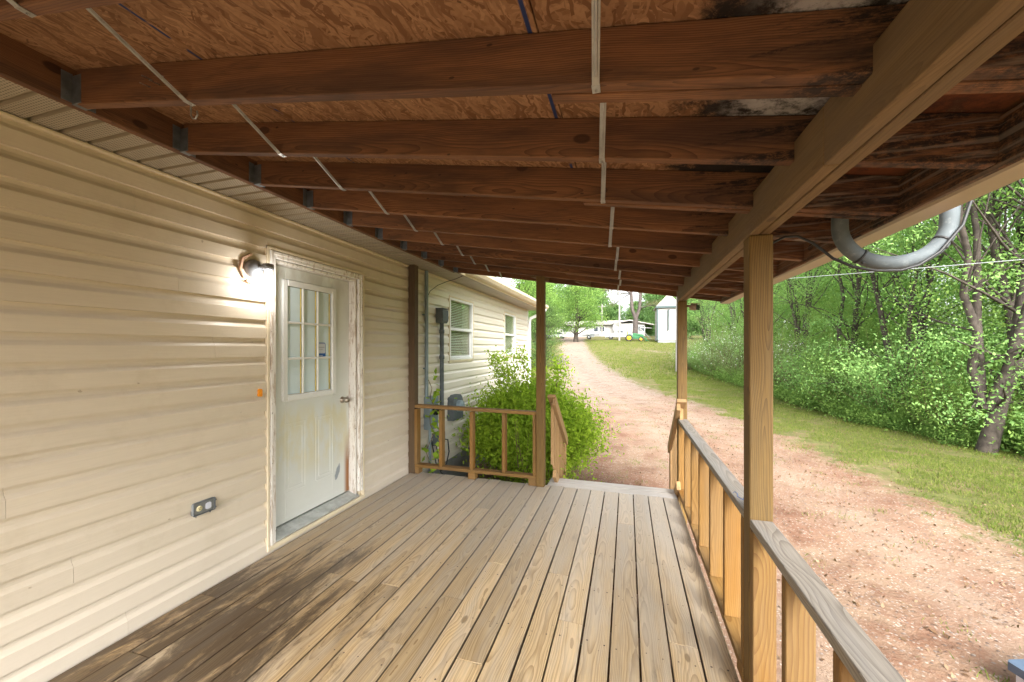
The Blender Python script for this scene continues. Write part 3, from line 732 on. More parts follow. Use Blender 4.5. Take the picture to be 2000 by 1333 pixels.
# ================================================================== porch roof
SL = -.158; LX = -2.2
def rz_(x): return SOFZ+SL*(x-LX)                                     # underside of the rafters
RD = .142
proof = thing('porch_roof', (-.6, 2., 2.0), 'open framed porch roof of brown rafters under strand board', 'porch roof')
un = Vector((-SL, 0, 1)).normalized()
led = board('ledger_board', (LX-.02, -2.3, SOFZ+.078), (LX-.02, 4.72, SOFZ+.078), .038, .158, 'rafter', proof)
RY = [-2.25, -1.84, -1.43, -1.03, -.62, -.215, .19, .597, 1.0, 1.4, 1.808, 2.214, 2.62, 3.027, 3.433, 3.84, 4.25, 4.66]
for i, y in enumerate(RY):
    p0 = Vector((LX+.002, y+.019, rz_(LX)))+un*RD/2; p1 = Vector((.978, y+.019, rz_(.978)))+un*RD/2
    p0.z += random.uniform(-.002, .002)
    board('rafter', p0, p1, .038, RD, 'rafter', proof, un, .003)
    if i in (8, 10, 15):                                                # sistered strips seen on some rafters
        a = Vector((-.2 if i != 15 else -.6, y+.0585, rz_(-.2)-.004)); c = Vector((.95, y+.0585, rz_(.95)-.004))
        if i == 15: a = Vector((-.6, y+.0585, rz_(-.6)-.004))
        board('nailer_strip', a+un*.045, c+un*.045, .038, .09, 'rafter', proof, un, .003)
    # joist hanger
    hz = SOFZ
    g = G(); t = .0025
    for s in (-1, 1):
        yy = y+.019+s*.0205
        g.box((LX+.030, yy, hz+.055), (.055, t, .115), 0, .0005); g.box((LX+.0015, yy+s*.016, hz+.062), (t, .034, .118), 0, .0005)
        for zz in (.03, .09): g.lathe([(.0045, .002), (.0045, 0)], (LX+.003, yy+s*.018, hz+zz), (1, 0, 0), 6)
    g.box((LX+.030, y+.019, hz-.0035), (.058, .044, t), 0, .0005)
    g.build('joist_hanger', 'hanger', proof)
# blocking between the last two rafters
for x in (-1.05, -.55): board('blocking', (x, 4.29, rz_(x)+.03), (x+.12, 4.658, rz_(x)+.03), .038, .09, 'beam', proof, un)
# metal cross bridging
for X in (-1.555, -.09):
    for i in range(len(RY)-1):
        if RY[i+1] < .5: continue
        j = random.uniform(-.02, .02); x_ = X+j+(0.02*i if X < -1 else 0)*0
        pa = Vector((x_+.03, RY[i]+.040, rz_(x_)+RD-.012)); pb = Vector((x_, RY[i+1]+.004, rz_(x_)-.003)); pc = Vector((x_, RY[i+1]+.032, rz_(x_)-.0035))
        g = G(); dr = (pb-pa).normalized()
        g.bar(pa, pb, .019, .0022, (0, dr.z, -dr.y), .0004); g.bar(pb-Vector((0, .004, 0)), pc, .021, .0022, (0, 0, 1), .0004)
        g.tube([pa+Vector((0, 0, -.003)), pa+dr*((pb-pa).length*.93)+Vector((0, 0, -.003))], .0042, 6)
        g.lathe([(.004, 0), (.004, -.002)], pc-Vector((0, .012, .001)), (0, 0, 1), 6)
        g.build('metal_bridging', 'galv', proof)
# strand-board sheets
for bi, (x0, x1) in enumerate(((LX-.04, -1.472), (-1.468, -.252), (-.248, 1.03))):
    ycut = [-2.35]+[v+(.0 if bi % 2 else 1.22) for v in (.61-1.22*(bi % 2)*0, 3.05) if -.3 < v+(.0 if bi % 2 else 1.22) < 4.6]+[4.74]
    for a, b_ in zip(ycut, ycut[1:]):
        xc = (x0+x1)/2; zc = rz_(xc)+(RD+.0075)/un.z
        L = (x1-x0)/un.z
        p0 = Vector((x0, (a+b_)/2, rz_(x0)))+un*(RD+.0075); p1 = Vector((x1, (a+b_)/2, rz_(x1)))+un*(RD+.0075)
        board('strand_board_panel', p0, p1, b_-a-.003, .012, 'osb', proof, un, .001)
g = G(); a = Vector((LX-.1, 1.2, rz_(LX-.1)))+un*(RD+.03); c = Vector((1.06, 1.2, rz_(1.06)))+un*(RD+.03)
g.bar(a, c, 7.2, .02, un); g.build('roofing', 'roofing', proof)
for xx, l0, l1 in ((.519, -2.3, 4.375), (.563, -2.3, 4.372)):
    # two plies per side, butted over a joint
    cut = 1.215 if xx < .54 else 2.8
    for a, b_ in ((l0, cut-.0015), (cut+.0015, l1)):
        board('beam_ply', (xx, a, 2.081+(.001 if xx > .54 else 0)), (xx, b_, 2.081+(.001 if xx > .54 else 0)), .0395, .162, 'beam', proof)
board('fascia_board', (.999, -2.3, 2.083), (.999, 4.72, 2.083), .036, .145, 'rafter', proof)
g = G(); N = 48                                                       # slightly buckled cream gutter
gp = [(0, .012), (.004, 0), (.085, -.004), (.118, .035), (.124, .085), (.118, .088), (.108, .04), (.082, .004), (.006, .008), (.006, .10), (0, .10)]
V = []; n = len(gp)
for i in range(N+1):
    y = -2.3+7.04*i/N; wv_ = .004*math.sin(y*2.4+.6)+.003*math.sin(y*5.3); wz_ = .005*math.sin(y*1.7+1.)
    V += [(.990+(.0285 if b_ > .0125 and a < .01 else 0)+a+(wv_ if a > .01 else wv_*.5), y, 2.004+b_+wz_) for a, b_ in gp]
F = [[i*n+j, i*n+(j+1) % n, (i+1)*n+(j+1) % n, (i+1)*n+j] for i in range(N) for j in range(n)]+[list(range(n)), [N*n+j for j in range(n)]]
g.add(V, F); g.build('gutter', 'gutter', proof)
# stray nails poking out of the first rafter
g = G()
for (x, y, z) in ((-1.72, .995, 2.53), (-1.66, .995, 2.532), (-1.73, .995, 2.505), (-1.68, .995, 2.505)): g.tube([(x, y+.01, z), (x+.012, y-.035, z-.012)], .0018, 5)
g.build('stray_nails', 'galv', proof)
hook = thing('screw_eye', (-1.60, 1.08, 2.40), 'small bright metal eye hook hanging below the nearest rafter', 'hook')
G().tube([(-1.585, 1.045, 2.435), (-1.585, 1.045, 2.40), (-1.575, 1.045, 2.385), (-1.56, 1.045, 2.382), (-1.55, 1.045, 2.395), (-1.553, 1.045, 2.41)], .003, 6).build('eye', 'galv', hook)

# ================================================================== posts
def post(x, y, z0, z1, mat, label, w_=.089):
    t = thing('porch_post', (x+w_/2, y+w_/2, z0), label, 'post', 'posts carrying the porch roof')
    board('shaft', (x+w_/2, y+w_/2, z0), (x+w_/2, y+w_/2, z1), w_, w_, mat, t, (0, 1, 0), .004)
    return t
post(.502, 1.868, -.56, 1.9985, 'post', 'nearest wooden porch post, between the two right-hand railings')
post(.500, 4.287, -.56, 1.9985, 'post', 'wooden porch post at the far right corner beside the steps')
post(-.953, 4.092, -.002+.004, 2.30, 'post', 'wooden porch post at the left side of the steps opening')
post(-2.549, 4.105, -.56, SOFZ-.001, 'oldpost', 'dark weathered wooden post standing against the siding')

# ================================================================== railings
def railing(name, loc, label): return thing('railing', loc, label, 'railing', 'porch railings')
rf = railing('r', (-1.7, 4.14, 0), 'low wooden railing below the windows, left of the steps')
board('top_rail', (-2.459, 4.150, .812), (-.955, 4.150, .796), .089, .036, 'rail', rf)
board('bottom_rail', (-2.459, 4.150, .095), (-.955, 4.150, .093), .089, .036, 'rail', rf)
for x in (-2.447, -2.118, -1.726, -1.334, -.978): board('baluster', (x, 4.15, .1135), (x, 4.15, .7775+(x+2.5)*-.0), .086, .038, 'rail', rf, (1, 0, 0))
for x, w_ in ((-2.43, .055), (-1.72, .089), (-1.0, .089)): board('foot_block', (x-w_/2, 4.15, .038), (x+w_/2, 4.15, .038), .087, .074, 'rail', rf)
def side_rail(y0, y1, bal, label):
    t = railing('r', (.54, (y0+y1)/2, 0), label)
    board('top_rail', (.545, y0, .767), (.545, y1, .767), .087, .036, 'cap', t)
    board('bottom_rail', (.541, y0, .055), (.541, y1, .055), .087, .036, 'rail', t)
    for y in bal: board('baluster', (.545, y+.019, .0735), (.545, y+.019, .7485), .038, .086, 'rail', t, (1, 0, 0))
    for y in (y0+.05, (y0+y1)/2, y1-.05): board('foot_block', (.541, y-.045, .018), (.541, y+.045, .018), .085, .036, 'rail', t)
    return t
side_rail(1.960, 4.284, (1.965, 2.312, 2.688, 3.069, 3.429, 3.795, 4.243), 'grey-capped wooden railing between the nearest post and the far right post')
side_rail(-2.1, 1.865, (1.822, 1.477, 1.137, .79, .44, .09, -.26, -.6), 'grey-capped wooden railing in the near right corner, in front of the nearest post')
pm = thing('ink_scribble', (.53, 2.0, .7855), 'small blue ink scribble on the grey rail cap behind the nearest post', 'scribble')
G().tube([(.515, 2.18, .7858), (.525, 2.20, .7858), (.53, 2.17, .7858), (.52, 2.13, .7858), (.535, 2.09, .7858), (.545, 2.12, .7858), (.55, 2.06, .7858)], .0015, 4).build('stroke', 'bluep', pm)

# ================================================================== steps
steps = thing('porch_steps', (-.17, 4.6, -.57), 'short flight of wooden steps leading down from the deck to the drive', 'steps')
for i, y in enumerate((4.247, 4.388)): board('top_tread', (-.852, y, -.019), (.488, y, -.020), .137, .034, 'tread', steps, (0, 0, 1), .005)
for i, (y, z) in enumerate(((4.59, -.205), (4.73, -.206), (4.87, -.39), (5.01, -.391))): board('tread', (-.84, y, z), (.48, y, z), .136, .036, 'tread', steps)
for x in (-.80, -.17, .45):
    G().prism([(x-.019, 4.19, -.045), (x-.019, 4.46, -.045), (x-.019, 4.47, -.225), (x-.019, 4.78, -.23), (x-.019, 4.79, -.41), (x-.019, 5.07, -.41), (x-.019, 5.08, -.575), (x-.019, 4.75, -.575), (x-.019, 4.19, -.25)], (.038, 0, 0)).build('stringer', 'stair', steps)
def stair_rail(x, out, label):
    t = railing('r', (x, 4.6, -.5), label)
    s = -.735
    def hz(y): return .985+s*(y-4.19)
    board('newel', (x, 5.04, -.56), (x, 5.04, hz(5.04)-.05), .089, .06, 'stair', t, (1, 0, 0))
    board('hand_rail', (x, 4.185, hz(4.185)), (x, 5.10, hz(5.10)), .089, .038, 'stair', t, Vector((0, -s, 1)).normalized())
    board('side_rail', (x+out*.03, 4.185, hz(4.185)-.062), (x+out*.03, 5.085, hz(5.085)-.062), .038, .085, 'stair', t, Vector((0, -s, 1)).normalized())
    board('lower_rail', (x+out*.03, 4.19, .13), (x+out*.03, 5.0, .13+s*.81), .038, .085, 'stair', t, Vector((0, -s, 1)).normalized())
    for i in range(7):
        y = 4.27+i*.105; board('baluster', (x-out*.006, y, hz(y)-.72), (x-out*.006, y, hz(y)-.03), .034, .034, 'stair', t, (1, 0, 0))
stair_rail(-.80, 1, 'sloping stair railing on the left side of the steps, beside the shrub')
stair_rail(.525, -1, 'sloping stair railing on the right side of the steps')

# ================================================================== things on the house wall
lamp = thing('wall_lamp', (WX+.02, 2.09, 2.08), 'lit bare bulb wall lamp with dark round base beside the door', 'lamp')
ly_, lz_ = 2.085, 2.075
G().lathe([(0, .055), (.030, .053), (.062, .032), (.068, .012), (.068, 0)], (WX+.022, ly_, lz_), (1, 0, 0), 24).build('base', 'bronze', lamp)
g = G(); g.tube([(WX+.06, ly_, lz_+.012), (WX+.09, ly_+.012, lz_+.014), (WX+.115, ly_+.02, lz_+.016)], .014, 10); g.build('arm', 'bronze', lamp)
G().lathe([(0, .03), (.030, .03), (.036, .026), (.036, -.008), (.026, -.016), (0, -.016)], (WX+.135, ly_+.022, lz_+.006), (0, 0, 1), 18).build('socket_cap', 'bronze', lamp)
G().lathe([(.013, 0), (.014, -.016), (.026, -.036), (.033, -.058), (.030, -.078), (.018, -.090), (.0, -.095)], (WX+.135, ly_+.022, lz_-.010), (0, 0, 1), 18).build('bulb', 'bulb', lamp)
g = G()
for a0, a1 in ((100, 145), (145, 190), (190, 225), (235, 262)):
    pts = [(WX+.028, ly_+.105*math.cos(R(a)), lz_+.105*math.sin(R(a))) for a in (a0, a1)]; g.bar(pts[0], pts[1], .016, .022, (1, 0, 0))
g.build('broken_mount', 'copper', lamp)
pl = bpy.data.lights.new('bulb_light', 'POINT'); pl.energy = 1.0; pl.color = (1, .97, .94); pl.shadow_soft_size = .03
po = bpy.data.objects.new('bulb_light', pl); COL.objects.link(po); po.parent = lamp; po.matrix_parent_inverse = WM[lamp.name].inverted(); po.location = (WX+.150, ly_+.022, lz_-.125)

out = thing('electrical_outlet', (WX+.02, 1.745, .525), 'grey weatherproof electrical outlet low on the siding', 'outlet')
G().box((WX+.026, 1.745, .525), (.026, .132, .078), 0, .010).build('box', 'plate', out)
g = G()
for zz in (.488, .562): g.box((WX+.041, 1.745, zz), (.008, .128, .006))
for yy in (1.682, 1.808): g.box((WX+.0415, yy, .525), (.008, .006, .072))
g.build('rim', 'hanger', out)
G().lathe([(0, .004), (.0165, .0035), (.0175, 0)], (WX+.039, 1.716, .525), (1, 0, 0), 16).build('receptacle', 'ivory', out)
g = G(); g.box((WX+.0434, 1.711, .531), (.001, .002, .007), 0, .0002); g.box((WX+.0434, 1.721, .531), (.001, .002, .007), 0, .0002); g.box((WX+.0434, 1.716, .519), (.001, .005, .004), 0, .0002); g.build('slot', 'black', out)
G().prism(rrect(1.752, 1.785, .505, .545, .010, WX+.039), (.004, 0, 0)).build('blank_plug', 'paper', out)
g = G()
for yy, zz in ((1.695, .482), (1.78, .481), (1.815, .545), (1.815, .500)): g.lathe([(.004, .008), (.004, 0)], (WX+.034, yy, zz), (1, 0, 0), 8)
g.build('hinge_lug', 'hanger', out)
am = thing('reflector', (WX+.016, 2.134, 1.19), 'small amber reflector tab on the siding left of the door', 'reflector')
G().prism(rrect(2.116, 2.146, 1.165, 1.222, .012, WX+.022), (.016, 0, 0)).build('lens', 'amber', am)

def conduit(pts, r, mat, label, cat='conduit', straps=()):
    t = thing('conduit', pts[-1], label, cat); G().tube(pts, r, 12).build('pipe', mat, t)
    for z in straps: G().box((WX+.03, pts[0][1], z), (.05, r*3.4, .018)).build('strap', mat, t)
    return t
conduit([(WX+.055, 4.49, SOFZ-.002), (WX+.055, 4.49, .85)], .024, 'bluegrey', 'tall blue-grey conduit rising behind the dark wall post to the soffit', 'conduit', (1.95, 1.25))
cp = thing('cable', (WX+.07, 4.48, 2.18), 'thin dark cable curving from the soffit to the tall conduit', 'cable')
G().tube([(-2.21, 4.95, SOFZ-.003), (-2.27, 4.86, 2.47), (-2.36, 4.76, 2.42), (-2.44, 4.66, 2.36), (-2.50, 4.56, 2.27), (-2.512, 4.52, 2.20)], .004, 6).build('strand', 'black', cp)
wh = thing('weatherhead_box', (WX+.05, 4.88, .8), 'grey electrical box on top of a grey riser pipe near the first window', 'electrical box')
G().prism([(WX+.02, 4.80, 1.865), (WX+.115, 4.80, 1.865), (WX+.135, 4.80, 1.90), (WX+.135, 4.80, 2.05), (WX+.02, 4.80, 2.07)], (0, .165, 0)).build('box', 'grey', wh)
G().box((WX+.075, 4.883, 2.066), (.12, .18, .012)).build('lid', 'grey', wh)
G().tube([(WX+.075, 4.883, 1.865), (WX+.075, 4.883, .70)], .030, 12).build('riser', 'grey', wh)
for z in (1.72, 1.36): G().lathe([(.030, 0), (.037, .004), (.037, .05), (.030, .054)], (WX+.075, 4.883, z), (0, 0, 1), 12).build('coupling', 'grey', wh)
mt = thing('electric_meter', (WX+.02, 5.33, .62), 'grey round-topped meter housing beside the shrub under the first window', 'meter')
G().prism([(WX+.012, 5.16+.35*t_, .44+h_) for t_, h_ in ((0, 0), (1, 0), (1, .26), (.9, .33), (.72, .37), (.28, .37), (.1, .33), (0, .26))], (.11, 0, 0)).build('housing', 'grey', mt)
G().lathe([(.09, 0), (.09, .05), (.075, .075), (0, .085)], (WX+.12, 5.335, .64), (1, 0, 0), 18).build('cover', 'bluegrey', mt)
db = thing('disconnect_box', (WX+.02, 4.55, .64), 'blue-grey disconnect box with dark round meter behind the railing', 'electrical box')
G().box((WX+.075, 4.57, .66), (.12, .19, .43), 0, .01).build('box', 'bluegrey', db)
G().lathe([(.07, 0), (.07, .04), (.055, .06), (0, .064)], (WX+.135, 4.57, .70), (1, 0, 0), 18).build('dial', 'lens', db)
G().tube([(WX+.06, 4.57, .445), (WX+.06, 4.57, -.5)], .02, 10).build('pipe', 'bluegrey', db)
jb = thing('junction_box', (WX+.02, 4.81, .265), 'small grey junction box low on the wall behind the railing', 'electrical box')
G().box((WX+.06, 4.81, .265), (.10, .22, .17), 0, .008).build('box', 'grey', jb); G().box((WX+.113, 4.81, .265), (.008, .19, .15), 0, .003).build('cover', 'grey', jb)
cb = thing('cable_loop', (WX+.05, 4.95, -.3), 'looped black cables hanging below the small junction box', 'cable')
G().tube([(WX+.06, 4.9, .24), (WX+.10, 5.02, .20), (WX+.10, 5.06, .02), (WX+.09, 5.0, -.14), (WX+.08, 4.86, -.2), (WX+.07, 4.74, -.1), (WX+.07, 4.66, .1), (WX+.06, 4.6, .3)], .009, 8).build('strand', 'black', cb)
G().tube([(WX+.06, 4.75, .19), (WX+.1, 4.72, .02), (WX+.1, 4.8, -.2), (WX+.08, 5.0, -.33)], .007, 8).build('strand', 'black', cb)

# ================================================================== pipe loop, cable, camera at the gutter
pp = thing('conduit_loop', (1.03, 1.92, 1.84), 'grey plastic conduit looping under the gutter at the right', 'conduit')
pts = []
for i in range(25):
    a = math.pi*(1+i/24); pts.append((1.030+.186*math.cos(a), 1.915+.03*i/24, 2.02+.16*math.sin(a)))
pts = [(.842, 1.905, 2.16), (.843, 1.91, 2.08)]+pts+[(1.222, 1.95, 2.10), (1.235, 1.955, 2.3), (1.238, 1.955, 2.6)]
G().tube(pts, .0285, 16).build('pipe', 'grey', pp)
for i in (9, 22):
    p = Vector(pts[i]); d_ = (Vector(pts[i+1])-Vector(pts[i-1])).normalized(); g = G(); g.lathe([(.0275, -.004), (.0312, -.004), (.0312, .004), (.0275, .004)], p, d_, 16)
    g.box(p+Vector((.0, -.02, -.03)), (.012, .012, .012)); g.build('cable_tie', 'black', pp)
bc = thing('cable', (.6, 1.95, 1.95), 'black cable arching from the nearest post to the grey conduit loop', 'cable')
G().tube([(.58, 1.965, 1.90), (.592, 1.965, 1.955), (.62, 1.965, 1.985), (.665, 1.962, 2.005), (.71, 1.955, 2.002), (.76, 1.94, 1.965), (.82, 1.915, 1.89), (.88, 1.89, 1.845), (.95, 1.884, 1.825), (1.03, 1.885, 1.822), (1.09, 1.89, 1.84), (1.16, 1.90, 1.89), (1.235, 1.91, 1.99), (1.27, 1.92, 2.1), (1.275, 1.93, 2.4)], .0055, 8).build('strand', 'black', bc)
sc = thing('security_camera', (.62, 4.34, 1.95), 'tan bullet security camera fixed to the far right post', 'camera')
cd = Vector((.72, -.62, -.10)).normalized()
c0 = Vector((.645, 4.30, 1.935))
G().bar(c0-cd*.03, c0+cd*.055, .062, .062, (0, 0, 1), .016).build('body', 'camtan', sc)
G().bar(c0+cd*.053, c0+cd*.059, .054, .054, (0, 0, 1), .001).build('lens', 'lens', sc)
G().bar(c0-cd*.035+Vector((0, 0, .036)), c0+cd*.066+Vector((0, 0, .036)), .068, .006).build('hood', 'camtan', sc)
G().tube([(.590, 4.335, 1.95), (.612, 4.33, 1.95), tuple(c0-cd*.025)], .014, 8).build('bracket', 'camtan', sc)

# ================================================================== foliage generators
def leaf_quads(C, size, up=.45, asp=.55, r=None):
    """C: leaf centres (n,3).  returns verts, quads"""
    r = r or rng; n = len(C)
    d = r.normal(size=(n, 3)); d /= np.linalg.norm(d, axis=1)[:, None]
    nn = r.normal(size=(n, 3)); nn[:, 2] += up*3; nn -= d*(nn*d).sum(1)[:, None]; nn /= np.linalg.norm(nn, axis=1)[:, None]+1e-9
    s = np.cross(d, nn); L = (size*r.uniform(.65, 1.3, n))[:, None]
    a = C-d*L*.5; b = C+s*L*asp*.5+nn*L*.08-d*L*.05; c = C+d*L*.5; e = C-s*L*asp*.5+nn*L*.08-d*L*.05
    V = np.stack([a, b, c, e], 1).reshape(-1, 3)
    return V, np.arange(4*n).reshape(n, 4)
def limb(p0, p1, r0, r1, bend, rr, n=5):
    p0, p1 = Vector(p0), Vector(p1); L = (p1-p0).length; pts = []; rs = []
    off = Vector((rr.uniform(-1, 1), rr.uniform(-1, 1), rr.uniform(-.2, .6)))*L*bend
    for i in range(n+1):
        t = i/n; pts.append(p0.lerp(p1, t)+off*math.sin(math.pi*t)+Vector((rr.uniform(-1, 1), rr.uniform(-1, 1), 0))*L*.012*(0 < i < n)); rs.append(r0+(r1-r0)*t)
    return pts, rs
def make_tree(seed, H, tr, z0, Rc, nclump, per, leaf, stems=1, spread=.25, lean=(0, 0), sig=.34, top=1.0, low=.55, mat='leaf', bark='bark', up=.45):
    """returns (trunk mesh, crown mesh) around the origin"""
    rr = random.Random(seed); nr = np.random.default_rng(seed)
    g = G(); tips = []
    for s in range(stems):
        a = 2*math.pi*s/stems+rr.uniform(-.5, .5); tip = Vector((math.cos(a)*Rc*spread*(stems > 1)+lean[0], math.sin(a)*Rc*spread*(stems > 1)+lean[1], H*rr.uniform(.86, 1.)))
        base = Vector((0, 0, 0)) if stems == 1 else Vector((math.cos(a)*tr*.3, math.sin(a)*tr*.3, H*.10 if s else 0))
        pts, rs = limb(base, tip, tr*(1 if s == 0 else .62), tr*.12, .05, rr, 9)
        if s == 0: pts.insert(0, Vector((0, 0, -.25))); rs.insert(0, tr*1.45); rs[1] = tr*1.15
        g.tube(pts, rs, 8); tips.append((pts, rs))
    C = []
    for i in range(nclump):
        t = rr.random()**.85; z = z0+(H-z0)*t
        prof = (low+(1-low)*math.sin(math.pi*min(1, t*1.15+.08))) if t < .75 else max(.12, 1-(t-.75)/.25*.75*top)
        rad = Rc*prof*(rr.random()**.45); a = rr.uniform(0, 2*math.pi)
        c = Vector((rad*math.cos(a)+lean[0]*t, rad*math.sin(a)+lean[1]*t, z)); C.append(c)
        if i % 2 == 0:                                               # branch from the nearest stem
            pts, rs = tips[i % len(tips)]; zz = max(z*.62, .25)
            k = min(range(len(pts)), key=lambda j: abs(pts[j].z-zz)); p0 = pts[k]
            bp, br = limb(p0, c, max(rs[k]*.35, .012), .006, .10, rr, 4); g.tube(bp, br, 5, False)
            for q in range(2):
                e = c+Vector((rr.uniform(-1, 1), rr.uniform(-1, 1), rr.uniform(-.3, .7)))*sig*1.3
                bp2, br2 = limb(bp[3], e, .008, .003, .1, rr, 2); g.tube(bp2, br2, 4, False)
    me_t = bpy.data.meshes.new('trunk'); me_t.from_pydata(g.v, [], g.f); me_t.update(); me_t.materials.append(M[bark]); me_t.polygons.foreach_set('use_smooth', [True]*len(g.f))
    P = []; rn = []
    for c in C:
        m_ = int(per*rr.uniform(.5, 1.5)); s_ = sig*rr.uniform(.7, 1.4)
        p = nr.normal(size=(m_, 3))*np.array([s_, s_, s_*.55])+np.array(c); P.append(p); rn.append(np.clip(nr.normal(rr.uniform(.25, .75), .2, m_), 0, 1))
    P = np.concatenate(P); rn = np.concatenate(rn); ok = P[:, 2] > .03
    V, Q = leaf_quads(P[ok], leaf, up, .55, nr)
    return me_t, fast_mesh('crown', V, Q, rn[ok], mat)
def place_tree(meshes, x, y, rot, s, label, cat='tree', name='tree', group=None, parts=('trunk', 'crown'), sz=None):
    z = gz(x, y)
    t = thing(name, (x, y, z), label, cat, group)
    mm = Matrix.Translation((x, y, z)) @ Matrix.Rotation(rot, 4, 'Z') @ Matrix.Diagonal((s, s, sz or s, 1))
    for nm, me in zip(parts, meshes): link(nm, me, None, t, mm)
    return t
def join_foliage(name, meshes, spots, label):
    """many leafy plants that read as one mass"""
    VV = []; QQ = []; RR = []; off = 0
    for (mi, x, y, rot, s) in spots:
        me = meshes[mi][1]; n = len(me.vertices); v = np.empty(n*3, np.float32); me.vertices.foreach_get('co', v); v = v.reshape(-1, 3)*s
        c, si = math.cos(rot), math.sin(rot); v = np.stack([v[:, 0]*c-v[:, 1]*si+x, v[:, 0]*si+v[:, 1]*c+y, v[:, 2]+gz(x, y)], 1)
        r_ = np.empty(len(me.polygons), np.float32); me.attributes['rnd'].data.foreach_get('value', r_)
        VV.append(v); QQ.append(np.arange(n).reshape(-1, 4)+off); RR.append(np.clip(r_+rng.uniform(-.2, .2), 0, 1)); off += n
    me = fast_mesh(name, np.concatenate(VV), np.concatenate(QQ), np.concatenate(RR)); me.materials.append(meshes[spots[0][0]][1].materials[0])
    o = tag(link(name, me), label, None, None, 'stuff'); return o

# --- big shrub behind the railing
def make_shrub(seed, H, Rc, n_stem, per, leaf, mat, wisp=8):
    rr = random.Random(seed); nr = np.random.default_rng(seed); g = G(); P = []; rn = []
    for i in range(n_stem):
        a = rr.uniform(0, 2*math.pi); rad = Rc*rr.random()**.6; t = rad/Rc
        hgt = H*math.sqrt(max(.05, 1-.75*t*t))*rr.uniform(.72, 1.0)
        if i < wisp: hgt = H*rr.uniform(1.1, 1.38); rad *= .85
        tip = Vector((rad*math.cos(a), rad*math.sin(a), hgt)); bp, br = limb((rad*.25*math.cos(a), rad*.25*math.sin(a), 0), tip, .010, .003, .12, rr, 6); g.tube(bp, br, 4, False)
        for k in range(per):
            f = 1-(rr.random()**1.6)*.85; j = min(int(f*6), 5); b = bp[j].lerp(bp[j+1], f*6-j); s_ = .05+.13*f if i >= wisp else .05+.03*f
            P.append((b.x+rr.gauss(0, s_), b.y+rr.gauss(0, s_), b.z+rr.gauss(0, s_*.7))); rn.append(min(1, max(0, rr.gauss(.2+.5*f, .2))))
    me_t = bpy.data.meshes.new('stem'); me_t.from_pydata(g.v, [], g.f); me_t.update(); me_t.materials.append(M['twig'])
    P = np.array(P); rn = np.array(rn); ok = P[:, 2] > .02
    V, Q = leaf_quads(P[ok], leaf, .35, .42, nr)
    return me_t, fast_mesh('foliage', V, Q, rn[ok], mat)
sh = make_shrub(11, 1.52, 1.02, 280, 320, .062, 'bush', 12)
place_tree(sh, -1.46, 6.0, .4, 1.0, 'large bright green shrub growing beside the steps under the windows', 'shrub', 'shrub', None, ('stem', 'foliage'))
sh2 = make_shrub(12, 1.0, .55, 40, 170, .05, 'bush', 3)
place_tree(sh2, -1.15, 5.05, 1., 1.0, 'small green shrub close behind the low railing, in front of the large shrub', 'shrub', 'shrub', None, ('stem', 'foliage'))
# vine on the conduit
vn = thing('vine', (WX+.12, 4.42, -.5), 'broad-leaved green vine climbing the conduit behind the dark wall post', 'vine')
rr = random.Random(4); g = G(); vp = [Vector((WX+.11+rr.uniform(-.03, .06), 4.44+rr.uniform(-.06, .10), -.5+i*.115)) for i in range(15)]
g.tube(vp, .005, 5, False); g.build('stem', 'twig', vn)
lf = []
for i in range(70):
    b = vp[rr.randrange(2, 15)]; lf.append((b.x+abs(rr.gauss(0, .07)), b.y+rr.gauss(0, .08), b.z+rr.gauss(0, .05)))
for p in lf:
    Vv, Qq = leaf_quads(np.array([p]), .085, .3, .85); link('leaf', fast_mesh('leaf', Vv, Qq, rng.uniform(.3, 1, 1), 'bush'), None, vn)

# --- woods on the right
TA = [make_tree(21, 8.5, .13, .7, 2.5, 66, 330, .062, 4, .55, (0, 0), .36, 1., .75),
      make_tree(22, 9.5, .12, .5, 2.3, 64, 330, .062, 2, .3, (.3, .2), .36, 1., .8, 'leaf2'),
      make_tree(23, 8.0, .10, .3, 2.6, 66, 330, .060, 3, .5, (-.3, 0), .38, 1., .85)]
SH = [make_shrub(31, 2.3, 1.5, 95, 120, .075, 'leaf', 5), make_shrub(32, 2.0, 1.6, 95, 120, .075, 'leaf2', 8), make_shrub(33, 2.6, 1.7, 100, 120, .06, 'flower', 14)]
TB = [make_tree(41, 13, .2, 1.0, 3.6, 90, 150, .19, 1, .2, (0, 0), .6, 1., .7), make_tree(42, 12, .18, .6, 3.4, 90, 150, .19, 1, .2, (0, 0), .6, 1., .8, 'leaf2')]
front = [(0, 6.75, 9.95, .3, 1.0, 'multi-stemmed leafy tree with a forked grey trunk at the right, nearest at the wood edge'),
         (1, 8.3, 10.6, 1.2, 1.05, 'slim upright leafy tree just right of the forked tree'),
         (2, 7.3, 13.2, 2.2, 1.0, 'low-branching leafy tree left of the forked tree'),
         (1, 6.9, 16.0, 4.0, .95, 'leafy tree right of the nearest porch post, fourth from the right'),
         (0, 7.2, 19.5, 5.0, .95, 'leafy tree just beyond the nearest porch post'),
         (2, 6.7, 23.5, .8, 1.0, 'leafy tree between the two right-hand porch posts, nearer one'),
         (1, 6.6, 28.5, 3.1, 1.0, 'leafy tree between the two right-hand porch posts, farther one'),
         (0, 6.2, 34.0, 2.4, .9, 'leafy tree just right of the far right porch post'),
         (2, 10.5, 9.3, 3.6, 1.1, 'leafy tree at the far right edge behind the slim upright tree'),
         (0, 9.9, 12.6, 1.9, 1.1, 'leafy tree standing behind the forked tree')]
for (mi, x, y, rot, s, lab) in front: place_tree(TA[mi], x, y, rot, s, lab, 'tree', 'tree', 'trees along the wood edge')
